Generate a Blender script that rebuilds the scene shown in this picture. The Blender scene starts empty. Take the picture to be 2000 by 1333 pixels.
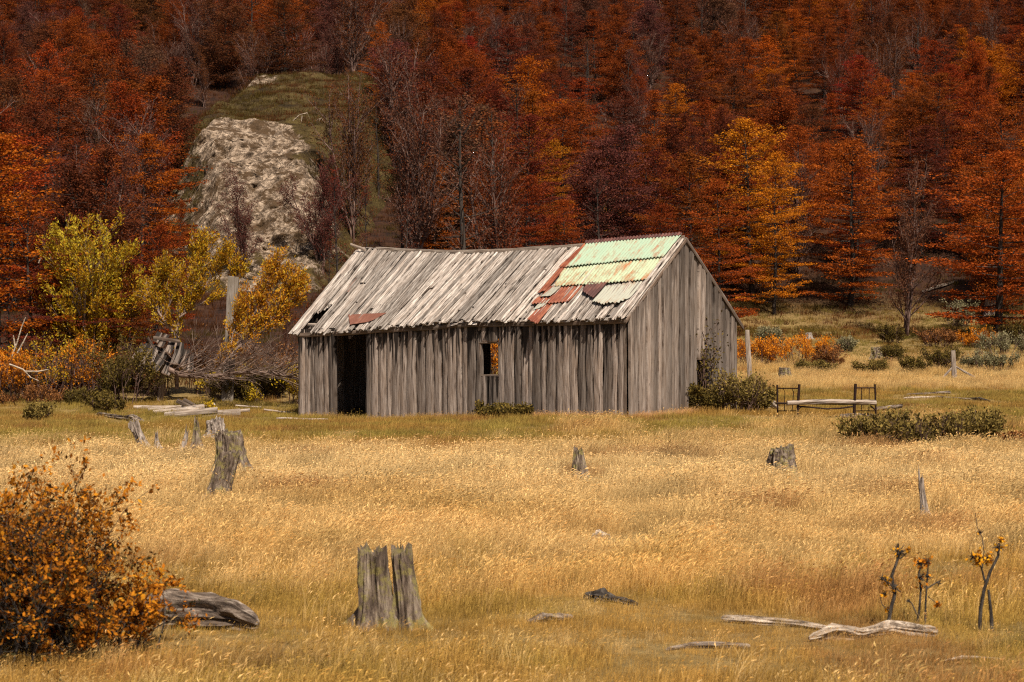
import bpy, math, random
import numpy as np
from mathutils import Vector, Matrix, Euler, noise as mn

# ------------------------------------------------------------------ camera, world, sun
FP, HZ, CAMH = 3889.0, 600.0, 2.7          # focal in px of the 2000 px wide photo, horizon row, eye height
scene = bpy.context.scene
COL = scene.collection
cd = bpy.data.cameras.new('camera'); cam = bpy.data.objects.new('camera', cd); COL.objects.link(cam)
cam.location = (0, 0, CAMH); cam.rotation_euler = (math.radians(90), 0, 0)
cd.lens = 70.0; cd.sensor_width = 36.0; cd.shift_y = -(666.5 - HZ) / 2000.0
cd.clip_start = 0.5; cd.clip_end = 2000
cd.dof.use_dof = True; cd.dof.focus_distance = 49.0; cd.dof.aperture_fstop = 5.0
scene.camera = cam

SUN_EL = math.radians(56); SUN_H = Vector((0.42, -1.0, 0)).normalized()
SUN = Vector((SUN_H.x * math.cos(SUN_EL), SUN_H.y * math.cos(SUN_EL), math.sin(SUN_EL)))
w = bpy.data.worlds.new("World"); scene.world = w; w.use_nodes = True
nt = w.node_tree; bg = nt.nodes['Background']; sky = nt.nodes.new('ShaderNodeTexSky')
sky.sky_type = 'NISHITA'; sky.sun_disc = False; sky.sun_elevation = SUN_EL
sky.sun_rotation = math.atan2(SUN_H.x, SUN_H.y); sky.air_density = 1.0; sky.dust_density = 3.0
nt.links.new(sky.outputs[0], bg.inputs[0]); bg.inputs[1].default_value = 0.05
sd = bpy.data.lights.new('sun', 'SUN'); sd.energy = 5.0; sd.angle = math.radians(0.6); sd.color = (1.0, 0.90, 0.76)
so = bpy.data.objects.new('sun', sd); COL.objects.link(so); so.location = (20, -40, 60)
so.rotation_euler = SUN.to_track_quat('Z', 'Y').to_euler()
scene.view_settings.view_transform = 'Standard'; scene.view_settings.look = 'None'
scene.view_settings.exposure = 0.52; scene.view_settings.gamma = 1.0
scene.cycles.max_bounces = 6; scene.cycles.diffuse_bounces = 3; scene.cycles.transmission_bounces = 3
scene.cycles.use_denoising = False; scene.cycles.filter_width = 1.2; scene.cycles.use_adaptive_sampling = False; scene.cycles.sample_clamp_indirect = 4.0

RS = np.random.default_rng(7)
random.seed(7)

# ------------------------------------------------------------------ terrain height
def sm(a, b, x):
    t = min(1.0, max(0.0, (x - a) / (b - a))); return t * t * (3 - 2 * t)
LP = ([0, 57, 66, 78, 95, 110, 180, 260, 400], [0, 0, .55, 1.9, 4.6, 9, 30.5, 58, 80])
RP = ([0, 78, 88, 100, 110, 180, 260, 400], [0, 0, .7, 1.75, 4.5, 30.5, 58, 80])
def zt(x, y):
    a = sm(-6, 9, x)
    z = (1 - a) * float(np.interp(y, LP[0], LP[1])) + a * float(np.interp(y, RP[0], RP[1]))
    z += -0.27 * (1 - sm(-5.2, 2.0, x)) * sm(43, 51, y) * (1 - sm(60, 75, y))
    k = sm(80, 130, y)
    z += (0.05 + 0.9 * k) * mn.noise(Vector((x * .09 + 3, y * .09, 1.7))) * (0.25 + 0.75 * sm(56, 70, y))
    z += 0.035 * mn.noise(Vector((x * .7, y * .7, 0)))
    return z
def P(px, py, Y):                       # pixel at a given depth -> world point
    return Vector(((px - 1000) / FP * Y, Y, CAMH + (HZ - py) / FP * Y))
def G(px, py):                          # pixel -> point on the ground
    k = (px - 1000) / FP; m = (HZ - py) / FP
    Y = 12.0
    while Y < 300:
        if CAMH + m * Y <= zt(k * Y, Y): break
        Y += 0.15
    return Vector((k * Y, Y, zt(k * Y, Y)))
def GY(px, Y):
    x = (px - 1000) / FP * Y; return Vector((x, Y, zt(x, Y)))
def topix(v):
    return 1000 + FP * v[0] / v[1], HZ - FP * (v[2] - CAMH) / v[1]

# ------------------------------------------------------------------ object helpers
def tag(o, label=None, cat=None, group=None, kind=None):
    if label: o['label'] = label
    if cat: o['category'] = cat
    if group: o['group'] = group
    if kind: o['kind'] = kind
    return o
def empty(name, loc, label=None, cat=None, group=None, rz=0.0):
    o = bpy.data.objects.new(name, None); COL.objects.link(o); o.location = loc
    o.rotation_euler = (0, 0, rz); o.empty_display_size = 0.2
    return tag(o, label, cat, group)
def link(name, me, parent=None, loc=None):
    o = bpy.data.objects.new(name, me); COL.objects.link(o)
    if parent is not None: o.parent = parent
    if loc is not None: o.location = loc
    return o
def copy_tree(o, parent=None):
    c = o.copy(); COL.objects.link(c); c.parent = parent
    for ch in o.children: copy_tree(ch, c)
    return c
def mesh_np(name, V, F, mats=(), smooth=False, attrs=None, mi=None):
    """V (n,3); F (m,k) ints (uniform) ; attrs {name:(type,array)}"""
    me = bpy.data.meshes.new(name)
    V = np.asarray(V, dtype=np.float32)
    if isinstance(F, list) and not (len(F) and isinstance(F[0], np.ndarray)):
        me.from_pydata([tuple(v) for v in V], [], F)
    else:
        blocks = F if isinstance(F, list) else [F]
        nl = sum(b.size for b in blocks); nf = sum(len(b) for b in blocks)
        me.vertices.add(len(V)); me.vertices.foreach_set('co', V.ravel())
        me.loops.add(nl); me.polygons.add(nf)
        me.loops.foreach_set('vertex_index', np.concatenate([b.ravel() for b in blocks]).astype(np.int32))
        tot = np.concatenate([np.full(len(b), b.shape[1]) for b in blocks]).astype(np.int32)
        st = np.concatenate([[0], np.cumsum(tot)[:-1]]).astype(np.int32)
        me.polygons.foreach_set('loop_start', st)
        try: me.polygons.foreach_set('loop_total', tot)
        except Exception: pass
    for m in mats: me.materials.append(m)
    if mi is not None: me.polygons.foreach_set('material_index', np.asarray(mi, dtype=np.int32))
    me.update(calc_edges=True)
    if smooth: me.polygons.foreach_set('use_smooth', [True] * len(me.polygons))
    for k, (t, arr) in (attrs or {}).items():
        at = me.attributes.new(k, t, 'POINT')
        arr = np.asarray(arr, dtype=np.float32)
        at.data.foreach_set({'FLOAT': 'value', 'FLOAT_VECTOR': 'vector', 'FLOAT_COLOR': 'color'}[t], arr.ravel())
    return me

# ------------------------------------------------------------------ materials
def newmat(name):
    m = bpy.data.materials.new(name); m.use_nodes = True
    n = m.node_tree.nodes; l = m.node_tree.links
    b = n['Principled BSDF']; b.inputs['Roughness'].default_value = 0.85
    b.inputs['Specular IOR Level'].default_value = 0.2
    return m, n, l, b
def N(n, t, **kw):
    x = n.new(t)
    for k, v in kw.items():
        if k in x.inputs: x.inputs[k].default_value = v
        else: setattr(x, k, v)
    return x
def ramp(n, l, src, stops, interp='LINEAR'):
    r = n.new('ShaderNodeValToRGB'); r.color_ramp.interpolation = interp
    e = r.color_ramp.elements
    while len(e) < len(stops): e.new(0.5)
    for i, (p, c) in enumerate(stops):
        e[i].position = p; e[i].color = (c[0], c[1], c[2], 1)
    l.new(src, r.inputs[0]); return r.outputs[0]
def mapping(n, l, src, scale):
    m = n.new('ShaderNodeMapping'); m.inputs['Scale'].default_value = scale
    l.new(src, m.inputs['Vector']); return m.outputs[0]
def mixc(n, l, f, a, b, mode='MIX'):
    m = n.new('ShaderNodeMix'); m.data_type = 'RGBA'; m.blend_type = mode
    for i, v in ((0, f), (6, a), (7, b)):
        if hasattr(v, 'links'): l.new(v, m.inputs[i])
        elif i == 0: m.inputs[i].default_value = v
        else: m.inputs[i].default_value = (v[0], v[1], v[2], 1)
    return m.outputs[2]
def mth(n, l, op, a, b=0.0, c=0.0):
    m = n.new('ShaderNodeMath'); m.operation = op
    for i, v in enumerate((a, b, c)):
        if hasattr(v, 'links'): l.new(v, m.inputs[i])
        else: m.inputs[i].default_value = v
    return m.outputs[0]
def bump(n, l, b, h, strength, dist):
    u = n.new('ShaderNodeBump'); u.inputs['Strength'].default_value = strength
    u.inputs['Distance'].default_value = dist; l.new(h, u.inputs['Height']); l.new(u.outputs[0], b.inputs['Normal'])

def wood_mat(name, dark, mid, light, warm, head_dark=0.0, across=60, along=2.2, foot=0.0):
    """weathered board; vertex attrs gc=(across m, along m, id), pv=(fraction along, id random, metres below top)"""
    m, n, l, b = newmat(name)
    gc = N(n, 'ShaderNodeAttribute', attribute_name='gc').outputs['Vector']
    pv = N(n, 'ShaderNodeAttribute', attribute_name='pv').outputs['Vector']
    sp = n.new('ShaderNodeSeparateXYZ'); l.new(pv, sp.inputs[0])
    n1 = N(n, 'ShaderNodeTexNoise', Scale=1.0, Detail=6.0, Roughness=.65); l.new(mapping(n, l, gc, (across, along, 1)), n1.inputs['Vector'])
    n2 = N(n, 'ShaderNodeTexNoise', Scale=1.0, Detail=4.0, Roughness=.6); l.new(mapping(n, l, gc, (7, 1.6, 1)), n2.inputs['Vector'])
    n3 = N(n, 'ShaderNodeTexNoise', Scale=1.0, Detail=3.0, Roughness=.6); l.new(mapping(n, l, gc, (30, 5, 1)), n3.inputs['Vector'])
    c = ramp(n, l, n1.outputs[0], [(.36, dark), (.46, mid), (.64, light)])
    c = mixc(n, l, mth(n, l, 'MULTIPLY', ramp(n, l, n2.outputs[0], [(.42, (0, 0, 0)), (.66, (1, 1, 1))]), .55), c, warm)
    tone = mth(n, l, 'MULTIPLY_ADD', sp.outputs[1], .85, .47)
    tc = n.new('ShaderNodeCombineXYZ'); [l.new(tone, tc.inputs[i]) for i in range(3)]
    c = mixc(n, l, 1.0, c, tc.outputs[0], 'MULTIPLY')
    kn = ramp(n, l, n3.outputs[0], [(.27, (1, 1, 1)), (.36, (0, 0, 0))])
    c = mixc(n, l, mth(n, l, 'MULTIPLY', kn, .8), c, (dark[0] * .4, dark[1] * .4, dark[2] * .4))
    if head_dark > 0:     # darkens the boards in ragged streaks towards their heads
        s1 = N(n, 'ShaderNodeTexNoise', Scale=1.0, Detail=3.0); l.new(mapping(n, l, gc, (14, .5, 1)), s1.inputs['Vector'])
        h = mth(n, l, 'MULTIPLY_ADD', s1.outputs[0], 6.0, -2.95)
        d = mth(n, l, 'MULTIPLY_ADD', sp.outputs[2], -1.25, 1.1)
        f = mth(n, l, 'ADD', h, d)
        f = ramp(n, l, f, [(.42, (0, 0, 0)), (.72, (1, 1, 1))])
        c = mixc(n, l, mth(n, l, 'MULTIPLY', f, head_dark), c, (.012, .008, .006))
    if foot > 0:      # moss and damp at the foot
        s2 = N(n, 'ShaderNodeTexNoise', Scale=1.0, Detail=4.0); l.new(mapping(n, l, gc, (9, 3, 1)), s2.inputs['Vector'])
        f2 = mth(n, l, 'ADD', mth(n, l, 'MULTIPLY_ADD', sp.outputs[0], -7.0, .95), mth(n, l, 'MULTIPLY_ADD', s2.outputs[0], 1.4, -.7))
        f2 = ramp(n, l, f2, [(.3, (0, 0, 0)), (.9, (1, 1, 1))])
        c = mixc(n, l, mth(n, l, 'MULTIPLY', f2, foot), c, (.07, .035, .015))
    l.new(c, b.inputs['Base Color']); b.inputs['Roughness'].default_value = .8
    bump(n, l, b, n1.outputs[0], .9, .016)
    return m
M = {}
M['wall'] = wood_mat('weathered_wall_wood', (.07, .048, .036), (.195, .152, .127), (.33, .272, .232), (.19, .135, .098), head_dark=.95, foot=.85, across=34, along=1.6)
M['wallg'] = wood_mat('weathered_gable_wood', (.08, .055, .042), (.205, .162, .136), (.32, .265, .226), (.195, .142, .105), head_dark=.35, foot=.7, across=34, along=1.6)
M['roofw'] = wood_mat('bleached_roof_wood', (.022, .016, .013), (.28, .235, .20), (.58, .51, .45), (.25, .19, .15), across=50, along=2.4)
M['trim'] = wood_mat('trim_wood', (.05, .034, .024), (.16, .115, .085), (.32, .25, .20), (.16, .10, .07))
M['plank'] = wood_mat('driftwood_grey', (.05, .037, .029), (.24, .19, .155), (.46, .39, .325), (.21, .145, .10))
M['pole'] = wood_mat('grey_pole_wood', (.08, .06, .05), (.19, .16, .135), (.31, .27, .235), (.15, .12, .08))

def metal_mat(name, paint, rust, amount, spots):
    m, n, l, b = newmat(name)
    gc = N(n, 'ShaderNodeAttribute', attribute_name='gc').outputs['Vector']
    n1 = N(n, 'ShaderNodeTexNoise', Scale=1.0, Detail=7.0, Roughness=.75); l.new(mapping(n, l, gc, (11, .9, 1)), n1.inputs['Vector'])
    n2 = N(n, 'ShaderNodeTexNoise', Scale=1.0, Detail=5.0, Roughness=.7); l.new(mapping(n, l, gc, (3, 2, 1)), n2.inputs['Vector'])
    f = mth(n, l, 'MULTIPLY_ADD', n2.outputs[0], .5, mth(n, l, 'MULTIPLY', n1.outputs[0], .5))
    fr = ramp(n, l, f, [(max(0, amount - .09), (0, 0, 0)), (amount + .03, (1, 1, 1))])
    rc = ramp(n, l, n1.outputs[0], [(.35, (rust[0] * .55, rust[1] * .5, rust[2] * .5)), (.65, rust)])
    pc = ramp(n, l, n2.outputs[0], [(.3, paint), (.7, spots)])
    l.new(mixc(n, l, fr, pc, rc), b.inputs['Base Color'])
    b.inputs['Roughness'].default_value = .62; b.inputs['Specular IOR Level'].default_value = .35
    bump(n, l, b, n2.outputs[0], .25, .01)
    return m
M['green'] = metal_mat('mint_green_paint', (.25, .345, .25), (.30, .11, .05), .59, (.33, .40, .28))
M['green2'] = metal_mat('faded_green_paint', (.37, .40, .26), (.36, .14, .05), .565, (.30, .40, .27))
M['rust'] = metal_mat('rusty_sheet', (.34, .12, .055), (.20, .05, .022), .50, (.24, .07, .035))
M['zinc'] = metal_mat('grey_zinc', (.30, .29, .24), (.28, .15, .08), .585, (.36, .36, .29))
M['darkrust'] = metal_mat('dark_rust_sheet', (.12, .045, .032), (.07, .025, .02), .5, (.15, .055, .04))
M['pink'] = metal_mat('brown_flat_sheet', (.27, .115, .075), (.20, .08, .05), .5, (.31, .14, .095))
m, n, l, b = newmat('iron'); b.inputs['Metallic'].default_value = .3; b.inputs['Roughness'].default_value = .7
nz = N(n, 'ShaderNodeTexNoise', Scale=40.0, Detail=4.0)
l.new(ramp(n, l, nz.outputs[0], [(.35, (.008, .006, .006)), (.7, (.045, .018, .013))]), b.inputs['Base Color']); M['iron'] = m

def bark_mat(name, cols, scale=(9, 9, 1.3), lichen=None, la=.6):
    m, n, l, b = newmat(name)
    tc = n.new('ShaderNodeTexCoord').outputs['Object']
    n1 = N(n, 'ShaderNodeTexNoise', Scale=1.0, Detail=7.0, Roughness=.7); l.new(mapping(n, l, tc, scale), n1.inputs['Vector'])
    c = ramp(n, l, n1.outputs[0], [(.33, cols[0]), (.5, cols[1]), (.68, cols[2])])
    if lichen:
        n2 = N(n, 'ShaderNodeTexNoise', Scale=7.0, Detail=5.0, Roughness=.7); l.new(tc, n2.inputs['Vector'])
        c = mixc(n, l, mth(n, l, 'MULTIPLY', ramp(n, l, n2.outputs[0], [(la - .06, (0, 0, 0)), (la + .04, (1, 1, 1))]), .8), c, lichen)
    l.new(c, b.inputs['Base Color']); bump(n, l, b, n1.outputs[0], 1.0, .03)
    return m
M['bark'] = bark_mat('dark_bark', ((.012, .009, .007), (.034, .025, .020), (.075, .058, .048)), (5, 5, 1.5))
M['twig'] = bark_mat('purple_brown_twigs', ((.05, .026, .020), (.12, .068, .053), (.27, .18, .145)), (5, 5, 3))
M['brush'] = bark_mat('brown_brushwood', ((.05, .030, .022), (.14, .09, .068), (.30, .22, .175)), (5, 5, 3))
M['paletwig'] = bark_mat('pale_dead_twigs', ((.10, .065, .05), (.24, .165, .13), (.42, .33, .27)), (5, 5, 3))
M['blacktwig'] = bark_mat('dark_lichened_twigs', ((.015, .011, .010), (.05, .04, .034), (.13, .11, .09)), (30, 30, 8))
M['stump'] = bark_mat('grey_stump', ((.022, .014, .009), (.13, .093, .068), (.33, .265, .20)), (17, 17, 2.6), (.24, .20, .065), .56)
M['stump2'] = bark_mat('pale_stump', ((.03, .022, .018), (.24, .19, .155), (.50, .43, .37)), (20, 20, 3), (.16, .15, .06), .70)
M['log'] = bark_mat('grey_log', ((.014, .010, .008), (.13, .095, .072), (.38, .31, .25)), (2.2, 22, 22), (.16, .14, .06), .66)
M['palelog'] = bark_mat('bleached_log', ((.05, .034, .024), (.36, .28, .21), (.66, .55, .44)), (4, 22, 22))

def leaf_shader(n, l, b, col, trans=.3):
    out = [x for x in n if x.type == 'OUTPUT_MATERIAL'][0]
    d = N(n, 'ShaderNodeBsdfDiffuse'); t = N(n, 'ShaderNodeBsdfTranslucent')
    l.new(col, d.inputs[0]); l.new(col, t.inputs[0])
    mx = n.new('ShaderNodeMixShader'); mx.inputs[0].default_value = trans
    l.new(d.outputs[0], mx.inputs[1]); l.new(t.outputs[0], mx.inputs[2]); l.new(mx.outputs[0], out.inputs[0])
    n.remove(b)
def leaf_mat(name, a=None, c=None, d=None, trans=.3):
    """a,c,d = colours low/mid/high of the per-leaf value; without them the object's own colour is used"""
    m, n, l, b = newmat(name)
    lv = N(n, 'ShaderNodeAttribute', attribute_name='lv').outputs['Fac']
    if a is None:
        oc = n.new('ShaderNodeObjectInfo').outputs['Color']
        k = ramp(n, l, lv, [(0, (.50, .42, .45)), (.5, (1, 1, 1)), (1, (1.0, 1.0, 1.0))])
        c1 = mixc(n, l, 1.0, oc, k, 'MULTIPLY')
        k2 = ramp(n, l, lv, [(.55, (0, 0, 0)), (1, (1, 1, 1))])
        c1 = mixc(n, l, mth(n, l, 'MULTIPLY', k2, .8), c1, mixc(n, l, 1.0, oc, (1.65, 1.75, 1.2), 'MULTIPLY'))
    else:
        c1 = ramp(n, l, lv, [(.1, a), (.5, c), (.9, d)])
    leaf_shader(n, l, b, c1, trans)
    return m
M['leaf'] = leaf_mat('beech_leaves')
M['willow'] = leaf_mat('willow_leaves', (.22, .08, .008), (.44, .235, .014), (.46, .36, .035), .35)
M['willow2'] = leaf_mat('golden_leaves', (.30, .09, .010), (.55, .25, .018), (.52, .38, .04), .35)
M['orangebush'] = leaf_mat('orange_bush_leaves', (.12, .055, .015), (.52, .17, .012), (.66, .25, .02), .3)
M['barberry'] = leaf_mat('barberry_leaves', (.035, .030, .012), (.42, .135, .012), (.62, .27, .02), .25)
M['darkgreen'] = leaf_mat('dark_green_leaves', (.03, .020, .008), (.085, .062, .018), (.19, .13, .03), .2)
M['olive'] = leaf_mat('olive_leaves', (.045, .030, .012), (.14, .10, .028), (.30, .21, .06), .25)
M['grey_green'] = leaf_mat('grey_green_leaves', (.05, .045, .02), (.17, .15, .075), (.32, .28, .16), .25)
M['brownbush'] = leaf_mat('brown_bush_leaves', (.07, .028, .012), (.20, .085, .03), (.34, .15, .05), .25)
M['amberleaf'] = leaf_mat('amber_leaves', (.35, .12, .01), (.68, .27, .015), (.75, .38, .025), .35)
M['yellowbush'] = leaf_mat('yellow_bush_leaves', (.18, .12, .014), (.55, .36, .02), (.62, .45, .05), .35)

m, n, l, b = newmat('grass_blades')
tn = N(n, 'ShaderNodeAttribute', attribute_name='tint'); tn.attribute_type = 'INSTANCER'
lv = N(n, 'ShaderNodeAttribute', attribute_name='lv').outputs['Fac']
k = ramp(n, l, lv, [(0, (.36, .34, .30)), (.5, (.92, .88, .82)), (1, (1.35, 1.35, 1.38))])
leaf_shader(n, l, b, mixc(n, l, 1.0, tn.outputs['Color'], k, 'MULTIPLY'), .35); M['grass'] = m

m, n, l, b = newmat('meadow_soil')
tc = n.new('ShaderNodeTexCoord').outputs['Object']
n1 = N(n, 'ShaderNodeTexNoise', Scale=.35, Detail=8.0, Roughness=.7); l.new(tc, n1.inputs['Vector'])
n2 = N(n, 'ShaderNodeTexNoise', Scale=6.0, Detail=8.0, Roughness=.75); l.new(tc, n2.inputs['Vector'])
c = ramp(n, l, n1.outputs[0], [(.35, (.20, .13, .04)), (.5, (.32, .21, .07)), (.65, (.24, .13, .045))])
c = mixc(n, l, .55, c, ramp(n, l, n2.outputs[0], [(.35, (.05, .035, .015)), (.65, (.36, .25, .10))]))
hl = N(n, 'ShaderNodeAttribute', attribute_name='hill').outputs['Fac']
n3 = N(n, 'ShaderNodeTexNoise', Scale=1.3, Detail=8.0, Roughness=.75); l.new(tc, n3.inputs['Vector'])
c2 = ramp(n, l, n3.outputs[0], [(.35, (.010, .005, .003)), (.5, (.036, .014, .007)), (.68, (.065, .030, .012))])  # brown leaf litter, its colour darkened further to deepen the forest shade
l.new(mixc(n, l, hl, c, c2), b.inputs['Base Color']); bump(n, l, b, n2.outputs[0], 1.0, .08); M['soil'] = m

m, n, l, b = newmat('cliff_rock')
tc = n.new('ShaderNodeTexCoord').outputs['Object']
geo = n.new('ShaderNodeNewGeometry')
n1 = N(n, 'ShaderNodeTexNoise', Scale=.95, Detail=9.0, Roughness=.78); l.new(mapping(n, l, tc, (1, 1, 1.0)), n1.inputs['Vector'])
n2 = N(n, 'ShaderNodeTexNoise', Scale=2.6, Detail=8.0, Roughness=.75); l.new(tc, n2.inputs['Vector'])
v1 = N(n, 'ShaderNodeTexVoronoi', Scale=1.7); v1.feature = 'DISTANCE_TO_EDGE'
wd = n.new('ShaderNodeVectorMath'); wd.operation = 'MULTIPLY_ADD'; l.new(n2.outputs['Color'], wd.inputs[0]); wd.inputs[1].default_value = (.8, .8, .8); l.new(tc, wd.inputs[2]); l.new(wd.outputs[0], v1.inputs['Vector'])
rk = ramp(n, l, n2.outputs[0], [(.36, (.045, .030, .019)), (.46, (.22, .155, .105)), (.60, (.58, .44, .32))])
rk = mixc(n, l, ramp(n, l, v1.outputs[0], [(0, (1, 1, 1)), (.07, (0, 0, 0))]), rk, (.05, .032, .02))
rk = mixc(n, l, ramp(n, l, n1.outputs[0], [(.49, (0, 0, 0)), (.55, (1, 1, 1))]), rk, mixc(n, l, n2.outputs[0], (.03, .022, .01), (.16, .09, .045)))
n4 = N(n, 'ShaderNodeTexNoise', Scale=1.1, Detail=8.0, Roughness=.75); l.new(mapping(n, l, tc, (.5, .5, 1.5)), n4.inputs['Vector'])
hth = ramp(n, l, n4.outputs[0], [(.32, (.020, .012, .005)), (.46, (.062, .038, .012)), (.56, (.10, .070, .019)), (.72, (.19, .115, .058))])
pl = N(n, 'ShaderNodeAttribute', attribute_name='heath').outputs['Fac']
pf = mth(n, l, 'ADD', pl, mth(n, l, 'MULTIPLY_ADD', n1.outputs[0], 1.6, -.8))
l.new(mixc(n, l, ramp(n, l, pf, [(.42, (0, 0, 0)), (.55, (1, 1, 1))]), rk, hth), b.inputs['Base Color'])
bump(n, l, b, n2.outputs[0], 1.0, .35); M['rock'] = m

# ------------------------------------------------------------------ geometry builders
def frame(d):
    d = d / (np.linalg.norm(d) + 1e-9)
    a = np.array([0, 0, 1.0]) if abs(d[2]) < .9 else np.array([1.0, 0, 0])
    u = np.cross(d, a); u /= np.linalg.norm(u); v = np.cross(d, u); return u, v
def tubes_mesh(name, tubes, mat, smooth=True, cap=True):
    V = []; Fq = []; Ft = []; off = 0
    for pts, rad, k in tubes:
        pts = np.asarray(pts, float); nP = len(pts)
        u, v = frame(pts[-1] - pts[0])
        an = np.arange(k) * 2 * np.pi / k
        ring = np.cos(an)[:, None] * u + np.sin(an)[:, None] * v
        V.append((pts[:, None, :] + np.asarray(rad, float)[:, None, None] * ring[None]).reshape(-1, 3))
        i = np.arange(nP - 1)[:, None] * k + np.arange(k)[None]; j = np.arange(nP - 1)[:, None] * k + (np.arange(k)[None] + 1) % k
        Fq.append((np.stack([i, j, j + k, i + k], -1) + off).reshape(-1, 4))
        off += nP * k
    return mesh_np(name, np.concatenate(V), np.concatenate(Fq), [mat], smooth)
def leaves_mesh(name, C, D, size, mat, rng, lv, aspect=1.8, flat=.0):
    """C centres, D axis directions (leaf length), one diamond quad each"""
    C = np.asarray(C, float); D = np.asarray(D, float); n_ = len(C)
    D = D / (np.linalg.norm(D, axis=1, keepdims=True) + 1e-9)
    R = rng.normal(size=(n_, 3)); R[:, 2] *= (1 - flat)
    U = np.cross(D, R); 
    if flat > 0: U[:, 2] *= (1 - flat)
    U /= (np.linalg.norm(U, axis=1, keepdims=True) + 1e-9)
    s = np.asarray(size) * np.ones(n_)
    L = D * (s * aspect / 2)[:, None]; W = U * (s / 2)[:, None]
    V = np.stack([C - L, C + W, C + L, C - W], 1).reshape(-1, 3)
    F = np.arange(n_ * 4).reshape(-1, 4)
    return mesh_np(name, V, F, [mat], False, {'lv': ('FLOAT', np.repeat(np.clip(lv, 0, 1), 4))})
def grow(rng, p, d, length, rad, depth, kids, tubes, tips, up=.15, spread=.6, wig=.12, nseg=4, k=4, shrink=.62, start=.25):
    pts = [np.array(p, float)]; d = np.array(d, float); d /= np.linalg.norm(d); dirs = [d]
    for i in range(nseg):
        d = d + rng.normal(size=3) * wig + np.array([0, 0, up]) ; d /= np.linalg.norm(d)
        pts.append(pts[-1] + d * length / nseg); dirs.append(d)
    rads = np.linspace(rad, rad * (.45 if depth > 0 else .3), nseg + 1)
    tubes.append((pts, rads, k if rad > .012 else 3))
    if depth == 0:
        tips.append((np.array(pts), np.array(dirs))); return
    nk = kids[0]
    for i in range(nk):
        t = start + (1 - start) * (i + rng.random()) / nk; f = t * nseg; a = min(int(f), nseg - 1); fr = f - a
        q = pts[a] * (1 - fr) + pts[a + 1] * fr; u, v = frame(dirs[a]); an = rng.random() * 6.283
        dd = dirs[a] + (u * math.cos(an) + v * math.sin(an)) * spread * (.6 + .8 * rng.random())
        grow(rng, q, dd, length * shrink * (1.15 - .5 * t) * (.75 + .5 * rng.random()), rads[a] * .6, depth - 1, kids[1:], tubes, tips, up, spread, wig, max(2, nseg - 1), k, shrink, .15)
    if depth >= 1: tips.append((np.array(pts[-2:]), np.array(dirs[-2:])))

def plank_np(acc, p0, p1, side, nrm, w0, w1, th, pid, nseg=8, wob=.012, top=None, rnd=0.5, jag=.0, bow=.35):
    """board from p0 to p1 (centre line); side/nrm unit vectors; appended to acc"""
    p0 = np.array(p0, float); p1 = np.array(p1, float); side = np.array(side, float); nrm = np.array(nrm, float)
    L = np.linalg.norm(p1 - p0); ax = (p1 - p0) / L
    prof = [(-.5, 0), (-.475, .80), (-.2, .97 + bow * .1), (.15, 1.0 + bow * .1), (.47, .84), (.5, 0)]
    V, gcs, pvs = acc['V'], acc['gc'], acc['pv']; base = len(V); k = len(prof)
    ph = rnd * 97.0
    for i in range(nseg + 1):
        t = i / nseg; w_ = w0 * (1 - t) + w1 * t
        c = p0 + (p1 - p0) * t
        c = c + side * wob * mn.noise(Vector((ph, t * L * 1.1, 0))) * 1.6
        wl = w_ * (1 + .16 * mn.noise(Vector((ph + 9, t * L * 1.6, 3))))
        for j, (a, hgt) in enumerate(prof):
            e = 0.0
            if i in (0, nseg): e = jag * mn.noise(Vector((ph * 3 + a * 9, i, 5))) * (1 if i else -1)
            q = c + side * a * wl + nrm * th * (hgt * (1 + .15 * mn.noise(Vector((a * 5 + ph, t * L * 2, 7))))) + ax * e
            if top is not None and i == nseg: q = q + ax * top * a * wl
            V.append(q); gcs.append((a * wl + pid * 1.37, t * L + pid * 2.11, pid * .73)); pvs.append((t, rnd, (1 - t) * L))
    for i in range(nseg):
        for j in range(k):
            a = base + i * k + j; b_ = base + i * k + (j + 1) % k
            acc['F'].append((a, b_, b_ + k, a + k))
    acc['F'].append(tuple(base + j for j in range(k))[::-1]); acc['F'].append(tuple(base + nseg * k + j for j in range(k)))
def acc_new(): return {'V': [], 'F': [], 'gc': [], 'pv': []}
def acc_mesh(acc, name, mat):
    return mesh_np(name, np.array(acc['V']), acc['F'], [mat], False, {'gc': ('FLOAT_VECTOR', acc['gc']), 'pv': ('FLOAT_VECTOR', acc['pv'])})

# ------------------------------------------------------------------ ground
xs = np.concatenate([np.linspace(-600, -80, 27)[:-1], np.linspace(-80, -30, 34)[:-1], np.linspace(-30, 32, 156)[:-1], np.linspace(32, 82, 34)[:-1], np.linspace(82, 600, 27)])
ys = np.concatenate([np.linspace(-300, 0, 12)[:-1], np.linspace(0, 110, 221)[:-1], np.linspace(110, 220, 91)[:-1], np.linspace(220, 700, 30)])
V = np.array([(x, y, zt(x, y)) for y in ys for x in xs]); nx_ = len(xs)
I, J = np.meshgrid(np.arange(len(ys) - 1), np.arange(nx_ - 1), indexing='ij'); a = (I * nx_ + J).ravel()
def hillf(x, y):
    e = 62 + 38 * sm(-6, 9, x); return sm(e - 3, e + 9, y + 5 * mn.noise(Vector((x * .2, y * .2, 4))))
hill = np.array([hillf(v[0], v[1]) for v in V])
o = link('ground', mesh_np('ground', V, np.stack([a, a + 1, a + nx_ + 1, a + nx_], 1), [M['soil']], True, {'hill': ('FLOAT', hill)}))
tag(o, kind='structure')

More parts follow.
